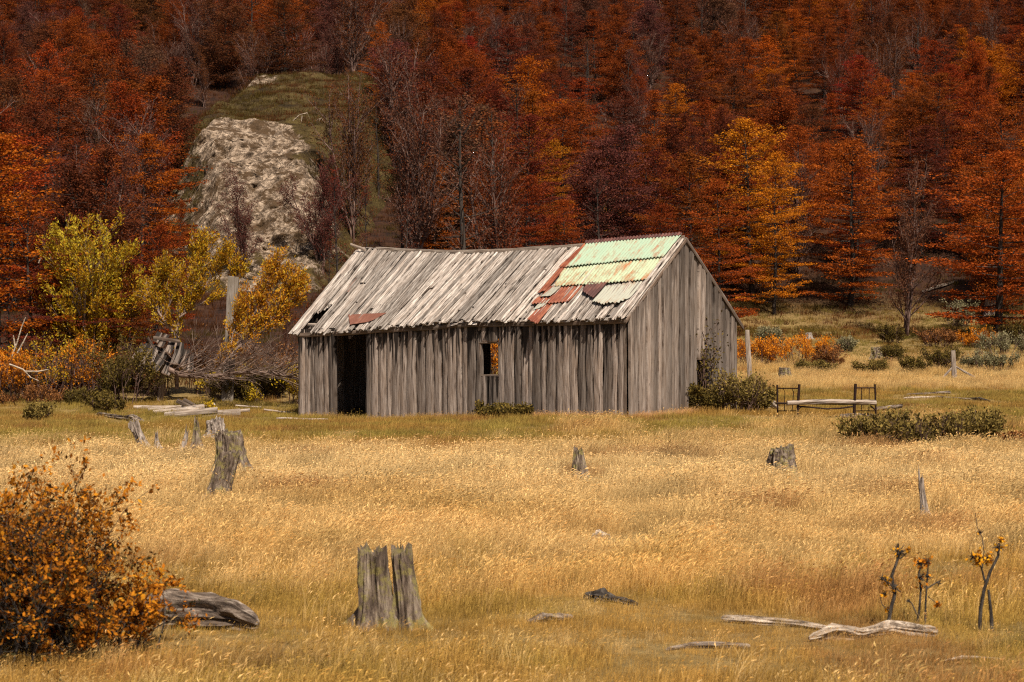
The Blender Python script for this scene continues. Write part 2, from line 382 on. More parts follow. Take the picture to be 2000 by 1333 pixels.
# rock outcrop: a steep knoll standing out of the left hillside
def zrock(x, y):
    base = zt(x, y)
    prof = float(np.interp(y, [86, 90, 94, 98, 102, 106, 112, 122, 128, 136], [2.5, 4.6, 7.2, 9.8, 11.7, 12.6, 13.6, 16.4, 17.6, 16.5]))
    xl = (float(np.interp(y, [86, 98, 104, 110, 118, 124, 130], [372, 362, 345, 345, 398, 455, 505])) - 1000) / FP * y
    xr = (float(np.interp(y, [86, 98, 106, 114, 130], [640, 650, 690, 760, 800])) - 1000) / FP * y
    nzz = .9 * mn.noise(Vector((x * .3, y * .3, 9)))
    m_ = min(sm(xl - 1.8, xl + 1.9, x + nzz), sm(xr + 2.6, xr - 1.6, x + nzz))
    top = base - 1.2 + (prof - base + 1.2) * m_ * (1 - sm(127, 136, y))
    f = mn.fractal(Vector((x * .35, y * .35, top * .3)), 1.0, 2.0, 5) if hasattr(mn, 'fractal') else 0
    return top + .55 * f * m_
def smv(a, b, x): return sm(a, b, x)
def sm(a, b, x):
    if a > b: return 1 - sm(b, a, x)
    t = min(1.0, max(0.0, (x - a) / (b - a))); return t * t * (3 - 2 * t)
rx = np.linspace(-25, 0, 170); ry = np.concatenate([np.linspace(84, 107, 320)[:-1], np.linspace(107, 137, 110)])
V = []; H = []
for y in ry:
    for x in rx:
        z = zrock(x, y)
        steep = sm(107, 101, y)
        d = Vector((x * .45, y * .45, z * .45)); d2 = Vector((x * 1.6 + z * .8, y * .8, z * 1.3)); rg = (1 - 2 * abs(mn.noise(d2))) * .34 + (1 - 2 * abs(mn.noise(d2 * 2.3))) * .20 + (1 - 2 * abs(mn.noise(d2 * 5))) * .10
        q = mn.noise_vector(d) * .34 + mn.noise_vector(d * 2.7) * .16 + mn.noise_vector(d * 7.1) * .11 + Vector((rg * .2, -rg * .5, rg * .15))
        V.append((x + q.x * steep * .8, y + q.y * steep * 1.3, z + q.z * (.2 + .35 * steep)))
        pxx = 1000 + FP * x / y; H.append(.02 + .9 * sm(103.5, 107.5, y + (pxx - 480) * .012 + 2.0 * mn.noise(d * 1.5)) + .6 * sm(620, 660, pxx + 40 * mn.noise(d)) + .75 * sm(540, 600, pxx + 60 * mn.noise(d * 1.3)) * sm(97.5, 100, y + 2 * mn.noise(d)) + .45 * sm(93, 89, y + 3 * mn.noise(d * 1.7)) + .5 * sm(408, 380, pxx + 30 * mn.noise(d)) - 1.0 * sm(560, 520, pxx) * sm(121, 124, y) * sm(131, 128, y))
rn = len(rx); I, J = np.meshgrid(np.arange(len(ry) - 1), np.arange(rn - 1), indexing='ij'); a = (I * rn + J).ravel()
o = link('rock_outcrop', mesh_np('rock_outcrop', V, np.stack([a, a + 1, a + rn + 1, a + rn], 1), [M['rock']], True, {'heath': ('FLOAT', H)}))
tag(o, 'pale cracked rock outcrop with mossy green top rising from the forest slope', 'rock')
def zsurf(x, y):
    z = zt(x, y)
    if -25 < x < 0 and 84 < y < 137: z = max(z, zrock(x, y))
    return z

# ------------------------------------------------------------------ the hut
TH = math.radians(34); cT, sT = math.cos(TH), math.sin(TH)
NC = Vector((222 / FP * 48.2, 48.2, 0))                    # near corner
def front_s(px):
    k = (px - 1000) / FP; return (NC.x - k * NC.y) / (cT + k * sT)
HL = front_s(589)
def gable_t(px):
    k = (px - 1000) / FP; return (k * NC.y - NC.x) / (sT - k * cT)
HW = gable_t(1434)
def hp(s, t, z): return Vector((NC.x - s * cT + t * sT, NC.y + s * sT + t * cT, z))
def pyz(py, s, t): return CAMH + (HZ - py) / FP * (NC.y + s * sT + t * cT)
def line_px(tab, t, s):     # tab: (px,py) along a line t=const -> z(s)
    S = []; Z = []
    for px, py in tab:
        k = (px - 1000) / FP; ss = ((NC.x + t * sT) - k * (NC.y + t * cT)) / (cT + k * sT)
        S.append(ss); Z.append(pyz(py, ss, t))
    return float(np.interp(s, S[::-1] if S[0] > S[-1] else S, Z[::-1] if S[0] > S[-1] else Z))
OV = -0.22
EAVE = [(572, 654), (660, 650), (750, 643), (850, 633), (950, 630), (1050, 630), (1130, 627), (1215, 624)]
RIDGE = [(690, 487), (715, 486), (760, 490), (830, 493), (920, 495), (1000, 492), (1070, 487), (1140, 482), (1240, 474), (1334, 467)]
def ez(s): return line_px(EAVE, OV, s)
def rz(s): return line_px(RIDGE, HW / 2, s)
def roof(s, r, h=0.0):
    t = HW / 2 + (OV - HW / 2) * r; z = rz(s) + (ez(s) - rz(s)) * r - .05 * math.sin(min(1, max(0, r)) * math.pi) * .6
    p = hp(s, t, z); sl = math.atan2(rz(s) - ez(s), HW / 2 - OV)
    nv = Vector((-sT * math.sin(sl), -cT * math.sin(sl), math.cos(sl)))
    return p + nv * h
def roof_inv(px, py):
    s, r = 4.0, .5
    for _ in range(30):
        def f(s_, r_): return topix(roof(s_, r_))
        a0 = f(s, r); a1 = f(s + .01, r); a2 = f(s, r + .01)
        j = np.array([[(a1[0] - a0[0]) / .01, (a2[0] - a0[0]) / .01], [(a1[1] - a0[1]) / .01, (a2[1] - a0[1]) / .01]])
        d = np.linalg.solve(j, np.array([px - a0[0], py - a0[1]])); s += d[0] * .8; r += d[1] * .8
    return s, r
hut = empty('wooden_hut', hp(0, 0, 0), 'abandoned weathered grey plank hut with patched roof, open doorway and small square window', 'hut')
hut.rotation_euler = (0, 0, 0)
HO = np.array(hp(0, 0, 0))
def hutpart(name, acc, mat, parent=None):
    acc['V'] = [np.array(v) - HO for v in acc['V']]
    return link(name, acc_mesh(acc, name, mat), parent or hut)
side_f = (-cT, sT, 0); nrm_f = (-sT, -cT, 0); side_g = (sT, cT, 0); nrm_g = (cT, -sT, 0)
def gz(s, t):            # ground under the hut
    p = hp(s, t, 0); return zt(p.x, p.y)
dr0, dr1 = sorted((front_s(661), front_s(719)))
wn0, wn1 = sorted((front_s(941), front_s(976)))
wz0, wz1 = pyz(733, (wn0 + wn1) / 2, 0), pyz(671, (wn0 + wn1) / 2, 0)
def ftop(s): return ez(s) + (rz(s) - ez(s)) * (-OV) / (HW / 2 - OV) - .03
rng = np.random.default_rng(11)
acc = acc_new(); s = 0.0; pid = 0
while s < HL - .02:
    w_ = rng.uniform(.15, .31)
    if s + w_ > HL: w_ = HL - s
    for lo, hi in ((dr0, dr1), (wn0, wn1)):
        if s < lo < s + w_ - .001:
            w_ = lo - s if lo - s > .06 else w_
    if abs(s - dr0) < .12 and s >= dr0 - .06: s = dr1 + .01; continue
    c = s + w_ / 2; g = gz(c, 0) - .12; tp = ftop(c); lift = rng.uniform(0, .05); r_ = rng.random(); wv = w_ * rng.uniform(.93, 1.03)
    inwin = wn0 - .05 < c < wn1 + .03
    segs = [(g, tp)] if not inwin else [(g, wz0 - .02), (wz1 + .03, tp)]
    for a0, a1 in segs:
        p0 = hp(c, -lift, a0); p1 = hp(c + rng.normal() * .008, -lift, a1)
        plank_np(acc, p0, p1, side_f, nrm_f, wv * .955, wv * rng.uniform(.84, .97), .085, pid, nseg=10, wob=.02, rnd=r_, jag=0)
    pid += 1; s += w_
hutpart('front_wall', acc, M['wall'])
def gtop(t, s=0.0):
    u = t / HW; 
    if u <= .5: return ftop(s) + (rz(s) - .06 - ftop(s)) * (u / .5)
    b_ = ftop(s) - .12
    return b_ + (rz(s) - .06 - b_) * ((1 - u) / .5)
def end_wall(s0, nm, mat, flip, holes=()):
    global pid
    acc = acc_new(); t = 0.0
    while t < HW - .02:
        w_ = rng.uniform(.16, .30)
        if t + w_ > HW: w_ = HW - t
        c = t + w_ / 2; lift = rng.uniform(0, .08)
        ncv = np.array(nrm_g) * (-1 if flip else 1)
        p0 = np.array(hp(s0, c, gz(s0, c) - .12)) + ncv * lift; p1 = np.array(hp(s0, c, gtop(c, s0))) + ncv * lift
        if any(a_ < c < b_ for a_, b_ in holes): p0 = p0 + np.array([0, 0, 1.45])
        if True:
            slope = (gtop(c + .05, s0) - gtop(c - .05, s0)) / .1
            plank_np(acc, p0, p1, side_g, ncv, w_ * rng.uniform(.87, .95), w_ * rng.uniform(.82, .94), .085, pid, nseg=14, wob=.022, rnd=rng.random(), top=slope)
        pid += 1; t += w_
    return hutpart(nm, acc, mat)
end_wall(0.0, 'gable_wall', M['wallg'], False, holes=((HW * .62, HW * .665),))
end_wall(HL, 'end_wall', M['wall'], True)
# back wall with a window opening seen through the front one
acc = acc_new(); s = 0.0
def back_s(px):
    k = (px - 1000) / FP; return ((NC.x + HW * sT) - k * (NC.y + HW * cT)) / (cT + k * sT)
bw0, bw1 = back_s(995), back_s(958)
while s < HL - .02:
    w_ = rng.uniform(.22, .34); w_ = min(w_, HL - s); c = s + w_ / 2
    g = gz(c, HW) - .12; tp = ftop(c) - .05
    segs = [(g, tp)] if not (bw0 - .02 < c < bw1 + .0) else [(g, pyz(742, c, HW)), (pyz(662, c, HW), tp)]
    for a0, a1 in segs:
        plank_np(acc, hp(c, HW, a0), hp(c, HW, a1), side_f, (sT, cT, 0), w_ * 1.06, w_ * 1.06, .05, pid, nseg=4, rnd=rng.random())
    pid += 1; s += w_
hutpart('back_wall', acc, M['wall'])
# wooden roof, front slope: two layers of split boards, broken open near the left end
acc = acc_new()
hs0 = roof_inv(652, 600)[0]; hs1 = roof_inv(610, 625)[0]
tin_s = roof_inv(1125, 530)[0]
for layer in (0, 1):
    s = -.10
    while s < HL + .14:
        w_ = rng.uniform(.05, .14) if layer else rng.uniform(.16, .24); c = s + w_ / 2
        r0 = .012 + rng.uniform(-.004, .01); r1 = 1.0 + rng.normal() * .012 - (.02 if layer == 0 else 0)
        if layer == 1 and rng.random() < .13: r1 = rng.uniform(.35, .9)
        pieces = [(r0, r1)]
        if layer == 1 and rng.random() < .10: mdl = rng.uniform(.25, .8); pieces = [(r0, mdl), (mdl + .02, r1)]
        if hs0 < c < hs1:
            f = (c - hs0) / (hs1 - hs0)
            pieces = [(r0, .66 + .05 * f)] if layer == 0 else [(r0, .60 + .16 * f + rng.uniform(-.04, .04))]
        if hs1 < c < hs1 + .12 and layer == 0: pieces = [(r0, .7)]
        if hs0 - .45 < c < hs0 - .2 and layer == 1: pieces = [(r0, .40), (.58, r1)]
        for a0, a1 in pieces:
            h0 = -.035 if layer == 0 else rng.uniform(.0, .035)
            tw = rng.normal() * .02
            nb = 6
            p0 = roof(c, a1, h0); p1 = roof(c + tw, a0, h0); sd_ = (roof(c + .1, .5) - roof(c, .5)).normalized(); nv = (roof(c, .5, .1) - roof(c, .5)).normalized()
            plank_np(acc, p0, p1, sd_, nv, w_ * (1.06 if layer == 0 else rng.uniform(.68, .95)), w_ * (1.06 if layer == 0 else rng.uniform(.68, .95)), .022 if layer == 0 else rng.uniform(.02, .06), pid, nseg=9, wob=.02, rnd=rng.random(), jag=.10)
            pid += 1
        s += w_ * (1.0 if layer == 0 else rng.uniform(.92, 1.12))
hutpart('plank_roof', acc, M['roofw'])
# back slope
acc = acc_new(); s = -.12
def broof(s, r, h=0):
    t = HW / 2 + (HW / 2 + .28) * r; z0 = rz(s); z1 = ftop(s) - .32
    return hp(s, t, z0 + (z1 - z0) * r + h)
while s < HL + .1:
    w_ = rng.uniform(.2, .3); c = s + w_ / 2
    plank_np(acc, broof(c, 1, 0), broof(c, .0, .02), side_f, (sT * .5, cT * .5, .8), w_ * 1.06, w_ * 1.06, .03, pid, nseg=3, rnd=rng.random()); pid += 1; s += w_
hutpart('rear_roof', acc, M['roofw'])
# fascia beam under the eave, ridge boards, gable barge boards, corner post, purlins
acc = acc_new(); cuts = [-.05, 1.9, 4.3, 6.6, 8.4, HL + .06]
for a0, a1 in zip(cuts[:-1], cuts[1:]):
    q0 = hp(a0, -.09, ftop(a0) - .16 + .0); q1 = hp(a1 + .02, -.09, ftop(a1) - .16)
    plank_np(acc, q0, q1, (0, 0, 1), nrm_f, .12, .12, .05, pid, nseg=8, rnd=rng.random() * .5); pid += 1
hutpart('eave_beam', acc, M['trim'])
acc = acc_new()
for a0, a1, dz in ((-.1, 3.3, .045), (3.25, 7.0, .05), (6.95, front_s(760) * 0 + HL - .42, .045)):
    mid = (a0 + a1) / 2
    for u0, u1 in ((a0, mid), (mid, a1)):
        q0 = hp(u0, HW / 2 - .06, rz(u0) + dz - .02); q1 = hp(u1, HW / 2 - .06, rz(u1) + dz - .02)
        plank_np(acc, q0, q1, (0, 0, 1), nrm_f, .11, .11, .03, pid, nseg=5, rnd=.3 + .3 * rng.random(), wob=.01); pid += 1
q0 = P(686, 478, hp(HL - .0, HW / 2, 0).y); q1 = P(713, 488, hp(HL - .4, HW / 2, 0).y)
plank_np(acc, q0, q1, (0, 0, 1), nrm_f, .08, .09, .04, pid, nseg=3, rnd=.8); pid += 1
hutpart('ridge_board', acc, M['plank'])
acc = acc_new()
q0 = hp(-.10, OV + .05, ez(0) - .05); q1 = hp(-.10, HW / 2, rz(0) - .03)
plank_np(acc, q0, q1, (0, 0, 1), nrm_g, .10, .10, .03, pid, nseg=6, rnd=.5); pid += 1
q0 = broof(-.12, 1, -.06); q1 = broof(-.12, 0, -.05)
plank_np(acc, q0, q1, (0, 0, 1), nrm_g, .11, .11, .03, pid, nseg=6, rnd=.2); pid += 1
hutpart('barge_board', acc, M['trim'])
acc = acc_new()
plank_np(acc, hp(.02, -.03, -.05), hp(.02, -.03, ftop(0) - .1), side_f, nrm_f, .12, .12, .06, pid, rnd=.1); pid += 1
hutpart('corner_post', acc, M['trim'])
for r_, l_ in ((.12, .22), (.42, .12), (.62, .14), (.86, .22)):
    acc = acc_new(); a = roof(HL - 1.2, r_, -.12); b2 = roof(HL + .12 + l_, r_, -.09)
    plank_np(acc, a, b2, (0, 0, 1), nrm_f, .09, .09, .07, pid, nseg=3, rnd=.9); pid += 1
    hutpart('purlin', acc, M['plank'])
acc = acc_new()
for s_ in np.arange(.05, HL, 1.05):
    plank_np(acc, roof(s_, .99, -.16), roof(s_, .01, -.16), side_f, (0, 0, -1), .08, .08, .09, pid, nseg=3, rnd=.1); pid += 1
hutpart('rafter', acc, M['trim'])
# window frame
wf = acc_new(); wc = (wn0 + wn1) / 2
plank_np(wf, hp(wn0 - .05, -.05, wz0 - .01), hp(wn1 + .06, -.05, wz0 - .01), (0, 0, 1), nrm_f, .06, .06, .03, pid, nseg=3, rnd=.3); pid += 1
plank_np(wf, hp(wn0 - .03, -.05, wz1 + .02), hp(wn1 + .03, -.05, wz1 + .02), (0, 0, 1), nrm_f, .05, .05, .04, pid, nseg=3, rnd=.3); pid += 1
for q in (wn0 - .02, wn1 + .01):
    plank_np(wf, hp(q, -.045, wz0 + .03), hp(q, -.045, wz1), side_f, nrm_f, .05, .05, .04, pid, nseg=3, rnd=.5); pid += 1
hutpart('window_frame', wf, M['trim'])

# corrugated and flat metal sheets on the roof
def sheet(name, quad, mat, h, pitch=.095, amp=.021, curl=0.0, bulge=0.0, label=None, seed=0):
    (s0, r0), (s1, r1), (s2, r2), (s3, r3) = [roof_inv(*q) for q in quad]      # TL TR BR BL
    wid = abs(s1 - s0 + s2 - s3) / 2; nu = max(6, int(wid / pitch * 6)); nvv = 12
    V, gcs, pvs, F = [], [], [], []
    for j in range(nvv + 1):
        v = j / nvv
        for i in range(nu + 1):
            u = i / nu
            s_ = (s0 * (1 - u) + s1 * u) * (1 - v) + (s3 * (1 - u) + s2 * u) * v
            r_ = (r0 * (1 - u) + r1 * u) * (1 - v) + (r3 * (1 - u) + r2 * u) * v
            r_ += bulge * math.sin(u * math.pi) * v
            c_ = math.cos(s_ / pitch * 2 * math.pi) * amp if amp else 0
            lift = curl * v ** 3 * (.4 + .6 * abs(mn.noise(Vector((u * 2.5 + seed, seed, 0)))) * 2)
            ns = .02 * mn.noise(Vector((u * 3, v * 2, seed)))
            q = roof(s_, r_, h + c_ + lift + ns * .5); V.append(np.array(q) - HO)
            gcs.append((s_ + seed * 3.1, r_ * 3.2 + seed, seed)); pvs.append((v, .5, 0))
    for j in range(nvv):
        for i in range(nu):
            a = j * (nu + 1) + i; F.append((a, a + 1, a + nu + 2, a + nu + 1))
    me = mesh_np(name, np.array(V), F, [mat], True, {'gc': ('FLOAT_VECTOR', gcs), 'pv': ('FLOAT_VECTOR', pvs)})
    ob = link(name, me, hut); md = ob.modifiers.new('t', 'SOLIDIFY'); md.thickness = .004
    if label: ob['label'] = label
    return ob
sheet('tin_sheet', [(1150, 483), (1335, 466), (1300, 511), (1107, 531)], M['green'], .13, curl=.03, label='mint green corrugated sheet under the ridge', seed=1)
sheet('tin_sheet', [(1105, 526), (1300, 506), (1266, 555), (1084, 568)], M['green2'], .105, curl=.03, label='faded green corrugated sheet streaked with rust', seed=2)
sheet('tin_sheet', [(1143, 484), (1152, 483), (1106, 531), (1094, 530)], M['rust'], .125, amp=.008, label='narrow rusty strip beside the green sheets', seed=3)
sheet('tin_sheet', [(1096, 530), (1107, 530), (1070, 574), (1052, 580)], M['rust'], .11, amp=.008, seed=4)
sheet('tin_sheet', [(1078, 565), (1143, 561), (1112, 597), (1038, 601)], M['rust'], .085, curl=.04, label='orange rusty corrugated sheet', seed=5)
sheet('tin_sheet', [(1082, 569), (1098, 568), (1078, 588), (1058, 589)], M['zinc'], .125, amp=0, curl=.04, label='pale peeled scrap of sheet', seed=6)
sheet('tin_sheet', [(1180, 566), (1268, 553), (1226, 594), (1160, 596)], M['zinc'], .08, curl=.07, bulge=.05, label='bare grey corrugated sheet with a curved lower edge', seed=7)
sheet('tin_sheet', [(1150, 559), (1190, 560), (1163, 592), (1140, 578)], M['darkrust'], .12, curl=.03, label='dark brown corrugated scrap', seed=8)
sheet('tin_sheet', [(1056, 604), (1082, 598), (1052, 640), (1031, 630)], M['rust'], .07, curl=.04, seed=9)
sheet('tin_sheet', [(1055, 598), (1078, 590), (1062, 606), (1043, 613)], M['zinc'], .10, amp=.004, seed=10)
sheet('tin_sheet', [(682, 619), (757, 616), (725, 634), (686, 641)], M['pink'], .075, amp=.0, curl=.05, label='flat reddish brown sheet lying at the eave', seed=11)
sheet('tin_sheet', [(690, 553), (700, 545), (686, 573), (668, 577)], M['pink'], .045, amp=.0, curl=.02, seed=12)
sheet('tin_sheet', [(1000, 603), (1012, 598), (1000, 612), (990, 612)], M['pink'], .06, amp=.0, seed=13)
# rust fringe under the ridge
sheet('tin_sheet', [(1146, 479), (1335, 463), (1334, 469), (1146, 485)], M['darkrust'], .145, amp=.014, label='dark rusty ridge flashing', seed=14)

# ------------------------------------------------------------------ iron bed with a plank on it
bY = G(1560, 817).y
bed = empty('iron_bed', GY(1615, bY), 'rusty black iron bed frame with a grey plank laid on it, right of the hut', 'bed frame')
BO = np.array(bed.location); BEDC = [(BO[0] + q, BO[1], 1.0) for q in (-1.2, -.4, .4, 1.2)]
def bpt(px, py, dy=0.0): return np.array(P(px, py, bY + dy)) - BO
def btube(pts, r, k=6): return (pts, [r * 1.35] * len(pts), k)
def bedend(posts, rails, rods):
    return [btube([bpt(a[0], a[1], a[2]), bpt(a[3], a[4], a[2])], a[5]) for a in posts] + \
           [btube([bpt(*a[:3]), bpt(*a[3:6])], a[6]) for a in rails] + [btube([bpt(*q) for q in a[0]], a[1], 4) for a in rods]
t1 = bedend([(1518, 752, .35, 1519, 817, .018), (1561, 751, 0, 1557, 818, .026)],
            [(1518, 759, .35, 1560, 759, 0, .012), (1519, 803, .35, 1557, 803, 0, .010), (1519, 789, .35, 1558, 789, 0, .012)],
            [([(1530, 760, .25), (1533, 766, .25), (1532, 803, .25)], .007), ([(1547, 760, .12), (1550, 766, .12), (1547, 803, .12)], .007)])
link('end_frame', tubes_mesh('end_frame', t1, M['iron']), bed)
t2 = bedend([(1671, 750, 0, 1668, 816, .028), (1709, 751, .35, 1711, 818, .018)],
            [(1671, 758, 0, 1709, 758, .35, .012), (1669, 803, 0, 1710, 803, .35, .010)],
            [([(1683, 758, .12), (1682, 803, .12)], .008), ([(1698, 758, .25), (1697, 803, .25)], .007)])
link('end_frame', tubes_mesh('end_frame', t2, M['iron']), bed)
t3 = [btube([bpt(1516, 788, .2), bpt(1712, 790, .2)], .02), btube([bpt(x, y, 0) for x, y in ((1558, 794), (1585, 796), (1615, 799), (1640, 798), (1669, 794))], .016),
      btube([bpt(1557, 802, 0), bpt(1567, 794, 0)], .01), btube([bpt(1700, 793, .3), bpt(1711, 802, .34)], .014)]
link('side_rail', tubes_mesh('side_rail', t3, M['iron']), bed)
acc = acc_new(); plank_np(acc, P(1536, 787, bY + .12), P(1709, 785, bY + .2), (0, 0, 1), (0, -1, 0),   .11, .13, .22, 900, nseg=10, wob=.04, rnd=.75)
o = link('plank', acc_mesh(acc, 'plank', M['plank'])); tag(o, 'thick grey plank resting across the iron bed frame', 'plank')

# ------------------------------------------------------------------ posts, planks, ruin
CLEAR = []
def board(name, a, b_, w_, th, mat, label, cat, group=None, side=None, rnd=.6, nseg=6, wob=.015, w1=None):
    a = Vector(a); b_ = Vector(b_); ax = (b_ - a).normalized(); vw = Vector((0, -1, 0)); 
    sd_ = ax.cross(vw).normalized() if side is None else Vector(side)
    nv = sd_.cross(ax).normalized()
    if nv.y > 0: nv = -nv
    acc = acc_new(); plank_np(acc, a, b_, sd_, nv, w_, w1 or w_, th, hash(name + label) % 97, nseg=nseg, wob=wob, rnd=rnd, jag=w_ * .3)
    o0 = Vector(a); acc['V'] = [np.array(v) - np.array(o0) for v in acc['V']]
    o = link(name, acc_mesh(acc, name, mat), loc=o0); return tag(o, label, cat, group)
import zlib
hash = lambda s_: zlib.crc32(s_.encode())
Yp = 59.2
board('tall_plank', GY(444, Yp), P(456, 541, Yp), .36, .07, M['pole'], 'tall upright grey board standing among yellow willow branches', 'post', w1=.33)
Yp = G(313, 784).y
board('wooden_post', GY(313, Yp) - Vector((0, 0, .2)), P(321, 681, Yp), .19, .12, M['trim'], 'leaning dark grey post beside the collapsed planks', 'post', rnd=.9)
Yp = 70
board('fence_post', GY(1466, Yp) - Vector((0, 0, .2)), P(1459, 645, Yp), .17, .10, M['plank'], 'slim pale leaning post just right of the hut gable', 'post', rnd=.6)
fY = G(1863, 738).y
CLEAR.append((GY(1863, fY)[0], fY, 1.6))
fp = empty('braced_post', GY(1863, fY), 'grey fence post propped by two slanting struts in the far straw grass', 'post')
for nm, a, b_, w_ in (('post', (1864, 742), (1861, 685), .20), ('strut', (1840, 740), (1859, 719), .09), ('strut', (1906, 739), (1866, 716), .09)):
    acc = acc_new(); A = P(*a, fY + (0 if nm == 'post' else -.1)); B = P(*b_, fY - (0 if nm == 'post' else .02)); ax = (B - A).normalized(); sd_ = ax.cross(Vector((0, -1, 0))).normalized()
    plank_np(acc, A - fp.location, B - fp.location, sd_, (0, -1, 0), w_, w_ * .8, .1 if nm == 'post' else .06, 50, nseg=4, rnd=.5)
    link(nm, acc_mesh(acc, nm, M['plank']), fp)
# collapsed plank lean-to behind the brush
ruin = empty('collapsed_shed', GY(315, 59), 'collapsed heap of broad grey planks leaning among shrubs left of the hut', 'shed ruin')
RO = np.array(ruin.location)
for a, b_, w_, dy in (((268, 708), (292, 668), .20, .1), ((280, 722), (303, 676), .34, 0), ((298, 726), (322, 682), .30, .1), ((302, 668), (313, 650), .20, .3),
                      ((314, 678), (327, 656), .19, .3), ((328, 690), (341, 664), .22, .35), ((340, 712), (352, 670), .26, .4), ((352, 716), (364, 684), .24, .5),
                      ((372, 724), (374, 694), .25, .6), ((322, 732), (336, 700), .28, .35), ((264, 700), (278, 672), .18, .2)):
    acc = acc_new(); A = P(*a, 59 + dy - .2); B = P(*b_, 59.2 + dy); ax = (B - A).normalized(); sd_ = ax.cross(Vector((0, -1, 0))).normalized()
    plank_np(acc, A - ruin.location, B - ruin.location, sd_, (0, -1, 0), w_, w_ * .9, .05, a[0], nseg=4, rnd=rng.random() * .8, jag=.12, wob=.04)
    link('plank', acc_mesh(acc, 'plank', M['wall']), ruin)
for a, b_ in (((300, 660), (352, 668)), ((300, 676), (330, 700)), ((288, 660), (300, 682))):
    acc = acc_new(); A = P(*a, 59.2); B = P(*b_, 59.4)
    ax = (B - A).normalized(); sd_ = ax.cross(Vector((0, -1, 0))).normalized()
    plank_np(acc, A - ruin.location, B - ruin.location, sd_, (0, -1, 0), .1, .1, .08, a[0], nseg=4, rnd=.1)
    link('beam', acc_mesh(acc, 'beam', M['trim']), ruin)
# loose boards on the ground left of the door
LB = [((262, 797), (372, 795), .13, 'long pale board at the left end of the fallen timber heap', .9),
      ((290, 801), (345, 797), .12, 'short board tilted on the left side of the timber heap', .8),
      ((300, 806), (420, 792), .13, 'board lying slantwise across the middle of the timber heap', .95),
      ((322, 811), (425, 801), .15, 'dark edged board at the front of the timber heap', .6),
      ((365, 800), (430, 806), .12, 'short pale split board in the middle of the timber heap', .9),
      ((395, 812), (470, 806), .22, 'thick round-ended log at the right of the timber heap', .5),
      ((440, 806), (488, 801), .10, 'thin board sticking out right of the timber heap', .8),
      ((540, 817), (640, 820), .05, 'thin bleached board lying before the hut wall left of the door', 1.0),
      ((460, 792), (510, 796), .05, 'thin branch lying on grass between timber heap and hut', .8),
      ((515, 800), (575, 808), .05, 'broken stick lying beside the hut left corner', .8),
      ((345, 782), (372, 796), .12, 'dark board propped up on the timber heap', .1),
      ((358, 780), (383, 795), .10, 'second dark board propped up on the timber heap, right of the first', .1)]
for i, (a, b_, w_, lb, r_) in enumerate(LB):
    Yb = G(a[0], max(a[1], b_[1]) + 3).y - .02 * i
    A = P(*a, Yb); B = P(*b_, Yb + .1)
    for v in (A, B): v.z = max(v.z, zt(v.x, v.y) + .03)
    board('board', A, B, w_, .09, M['plank'] if r_ > .3 else M['trim'], lb, 'board', 'loose boards beside the hut', rnd=r_)
# logs and boards in the field
def log(name, pts, rad, mat, label, cat='log', group=None, lift=.4, k=28, seed=1, rough=.35):
    """pts: pixels on the ground, rad: metres list"""
    W = []
    for (px, py), r_ in zip(pts, rad):
        g = G(px, py + r_ * 120) if False else G(px, py); W.append(np.array(g) + np.array([0, 0, r_ * lift]))
    for q in W: CLEAR.append((q[0], q[1], .55))
    W = np.array(W); n_ = 26; tt = np.linspace(0, len(W) - 1, n_)
    C = np.stack([np.interp(tt, np.arange(len(W)), W[:, i]) for i in range(3)], 1); R = np.interp(tt, np.arange(len(W)), rad)
    u, v = frame(C[-1] - C[0]); V = []; O = C[0].copy()
    for i in range(n_):
        for j in range(k):
            an = j * 2 * math.pi / k
            cr_ = max(0, .22 - abs(mn.noise(Vector((math.cos(an) * 2.6 + seed, math.sin(an) * 2.6, i * .035))))) * 1.5; rr = R[i] * (1 - cr_ + rough * mn.noise(Vector((math.cos(an) * 1.6, math.sin(an) * 1.6, i * .14 + seed * 7))) + rough * .5 * mn.noise(Vector((math.cos(an) * 5, math.sin(an) * 5, i * .25 + seed))))
            if i in (0, n_ - 1): rr *= .55
            V.append(C[i] - O + (u * math.cos(an) + v * math.sin(an)) * rr)
    F = [(i * k + j, i * k + (j + 1) % k, (i + 1) * k + (j + 1) % k, (i + 1) * k + j) for i in range(n_ - 1) for j in range(k)]
    F += [tuple(range(k))[::-1], tuple((n_ - 1) * k + j for j in range(k))]
    me = mesh_np(name, V, F, [mat], False); o = link(name, me, loc=O)
    # grain runs along local X of the material: rotate mesh data into the log's axis
    dirv = Vector(C[-1] - C[0]).normalized(); q = dirv.to_track_quat('X', 'Z').to_matrix().to_4x4()
    me.transform(q.inverted()); o.rotation_euler = q.to_euler()
    return tag(o, label, cat, group)
log('fallen_log', [(270, 1232), (330, 1226), (400, 1226), (460, 1232), (505, 1238)], [.15, .16, .17, .14, .07], M['log'], 'thick cracked grey log behind the orange bush in the foreground', lift=.7, seed=2, k=44)
log('fallen_log', [(1410, 1218), (1470, 1222), (1560, 1228), (1640, 1238)], [.028, .035, .028, .02], M['palelog'], 'long thin pole in the right foreground grass with a dark left end', lift=1.2, seed=3)
log('fallen_log', [(1580, 1258), (1625, 1250), (1680, 1252), (1740, 1244), (1800, 1246), (1830, 1250)], [.03, .07, .045, .055, .05, .04], M['palelog'], 'bleached knotty twisted log below the three twiggy stems', lift=1.0, seed=4, rough=.7)
log('fallen_log', [(1300, 1276), (1350, 1272), (1420, 1270), (1465, 1272)], [.012, .022, .026, .02], M['log'], 'thin grey stick lying nearest the bottom edge, left of the bleached log', lift=1.2, seed=5)
log('wood_scrap', [(1845, 1295), (1880, 1293), (1920, 1295), (1960, 1292)], [.008, .014, .012, .006], M['palelog'], 'thin white splinter near the bottom right corner', 'stick', lift=1.5, seed=6)
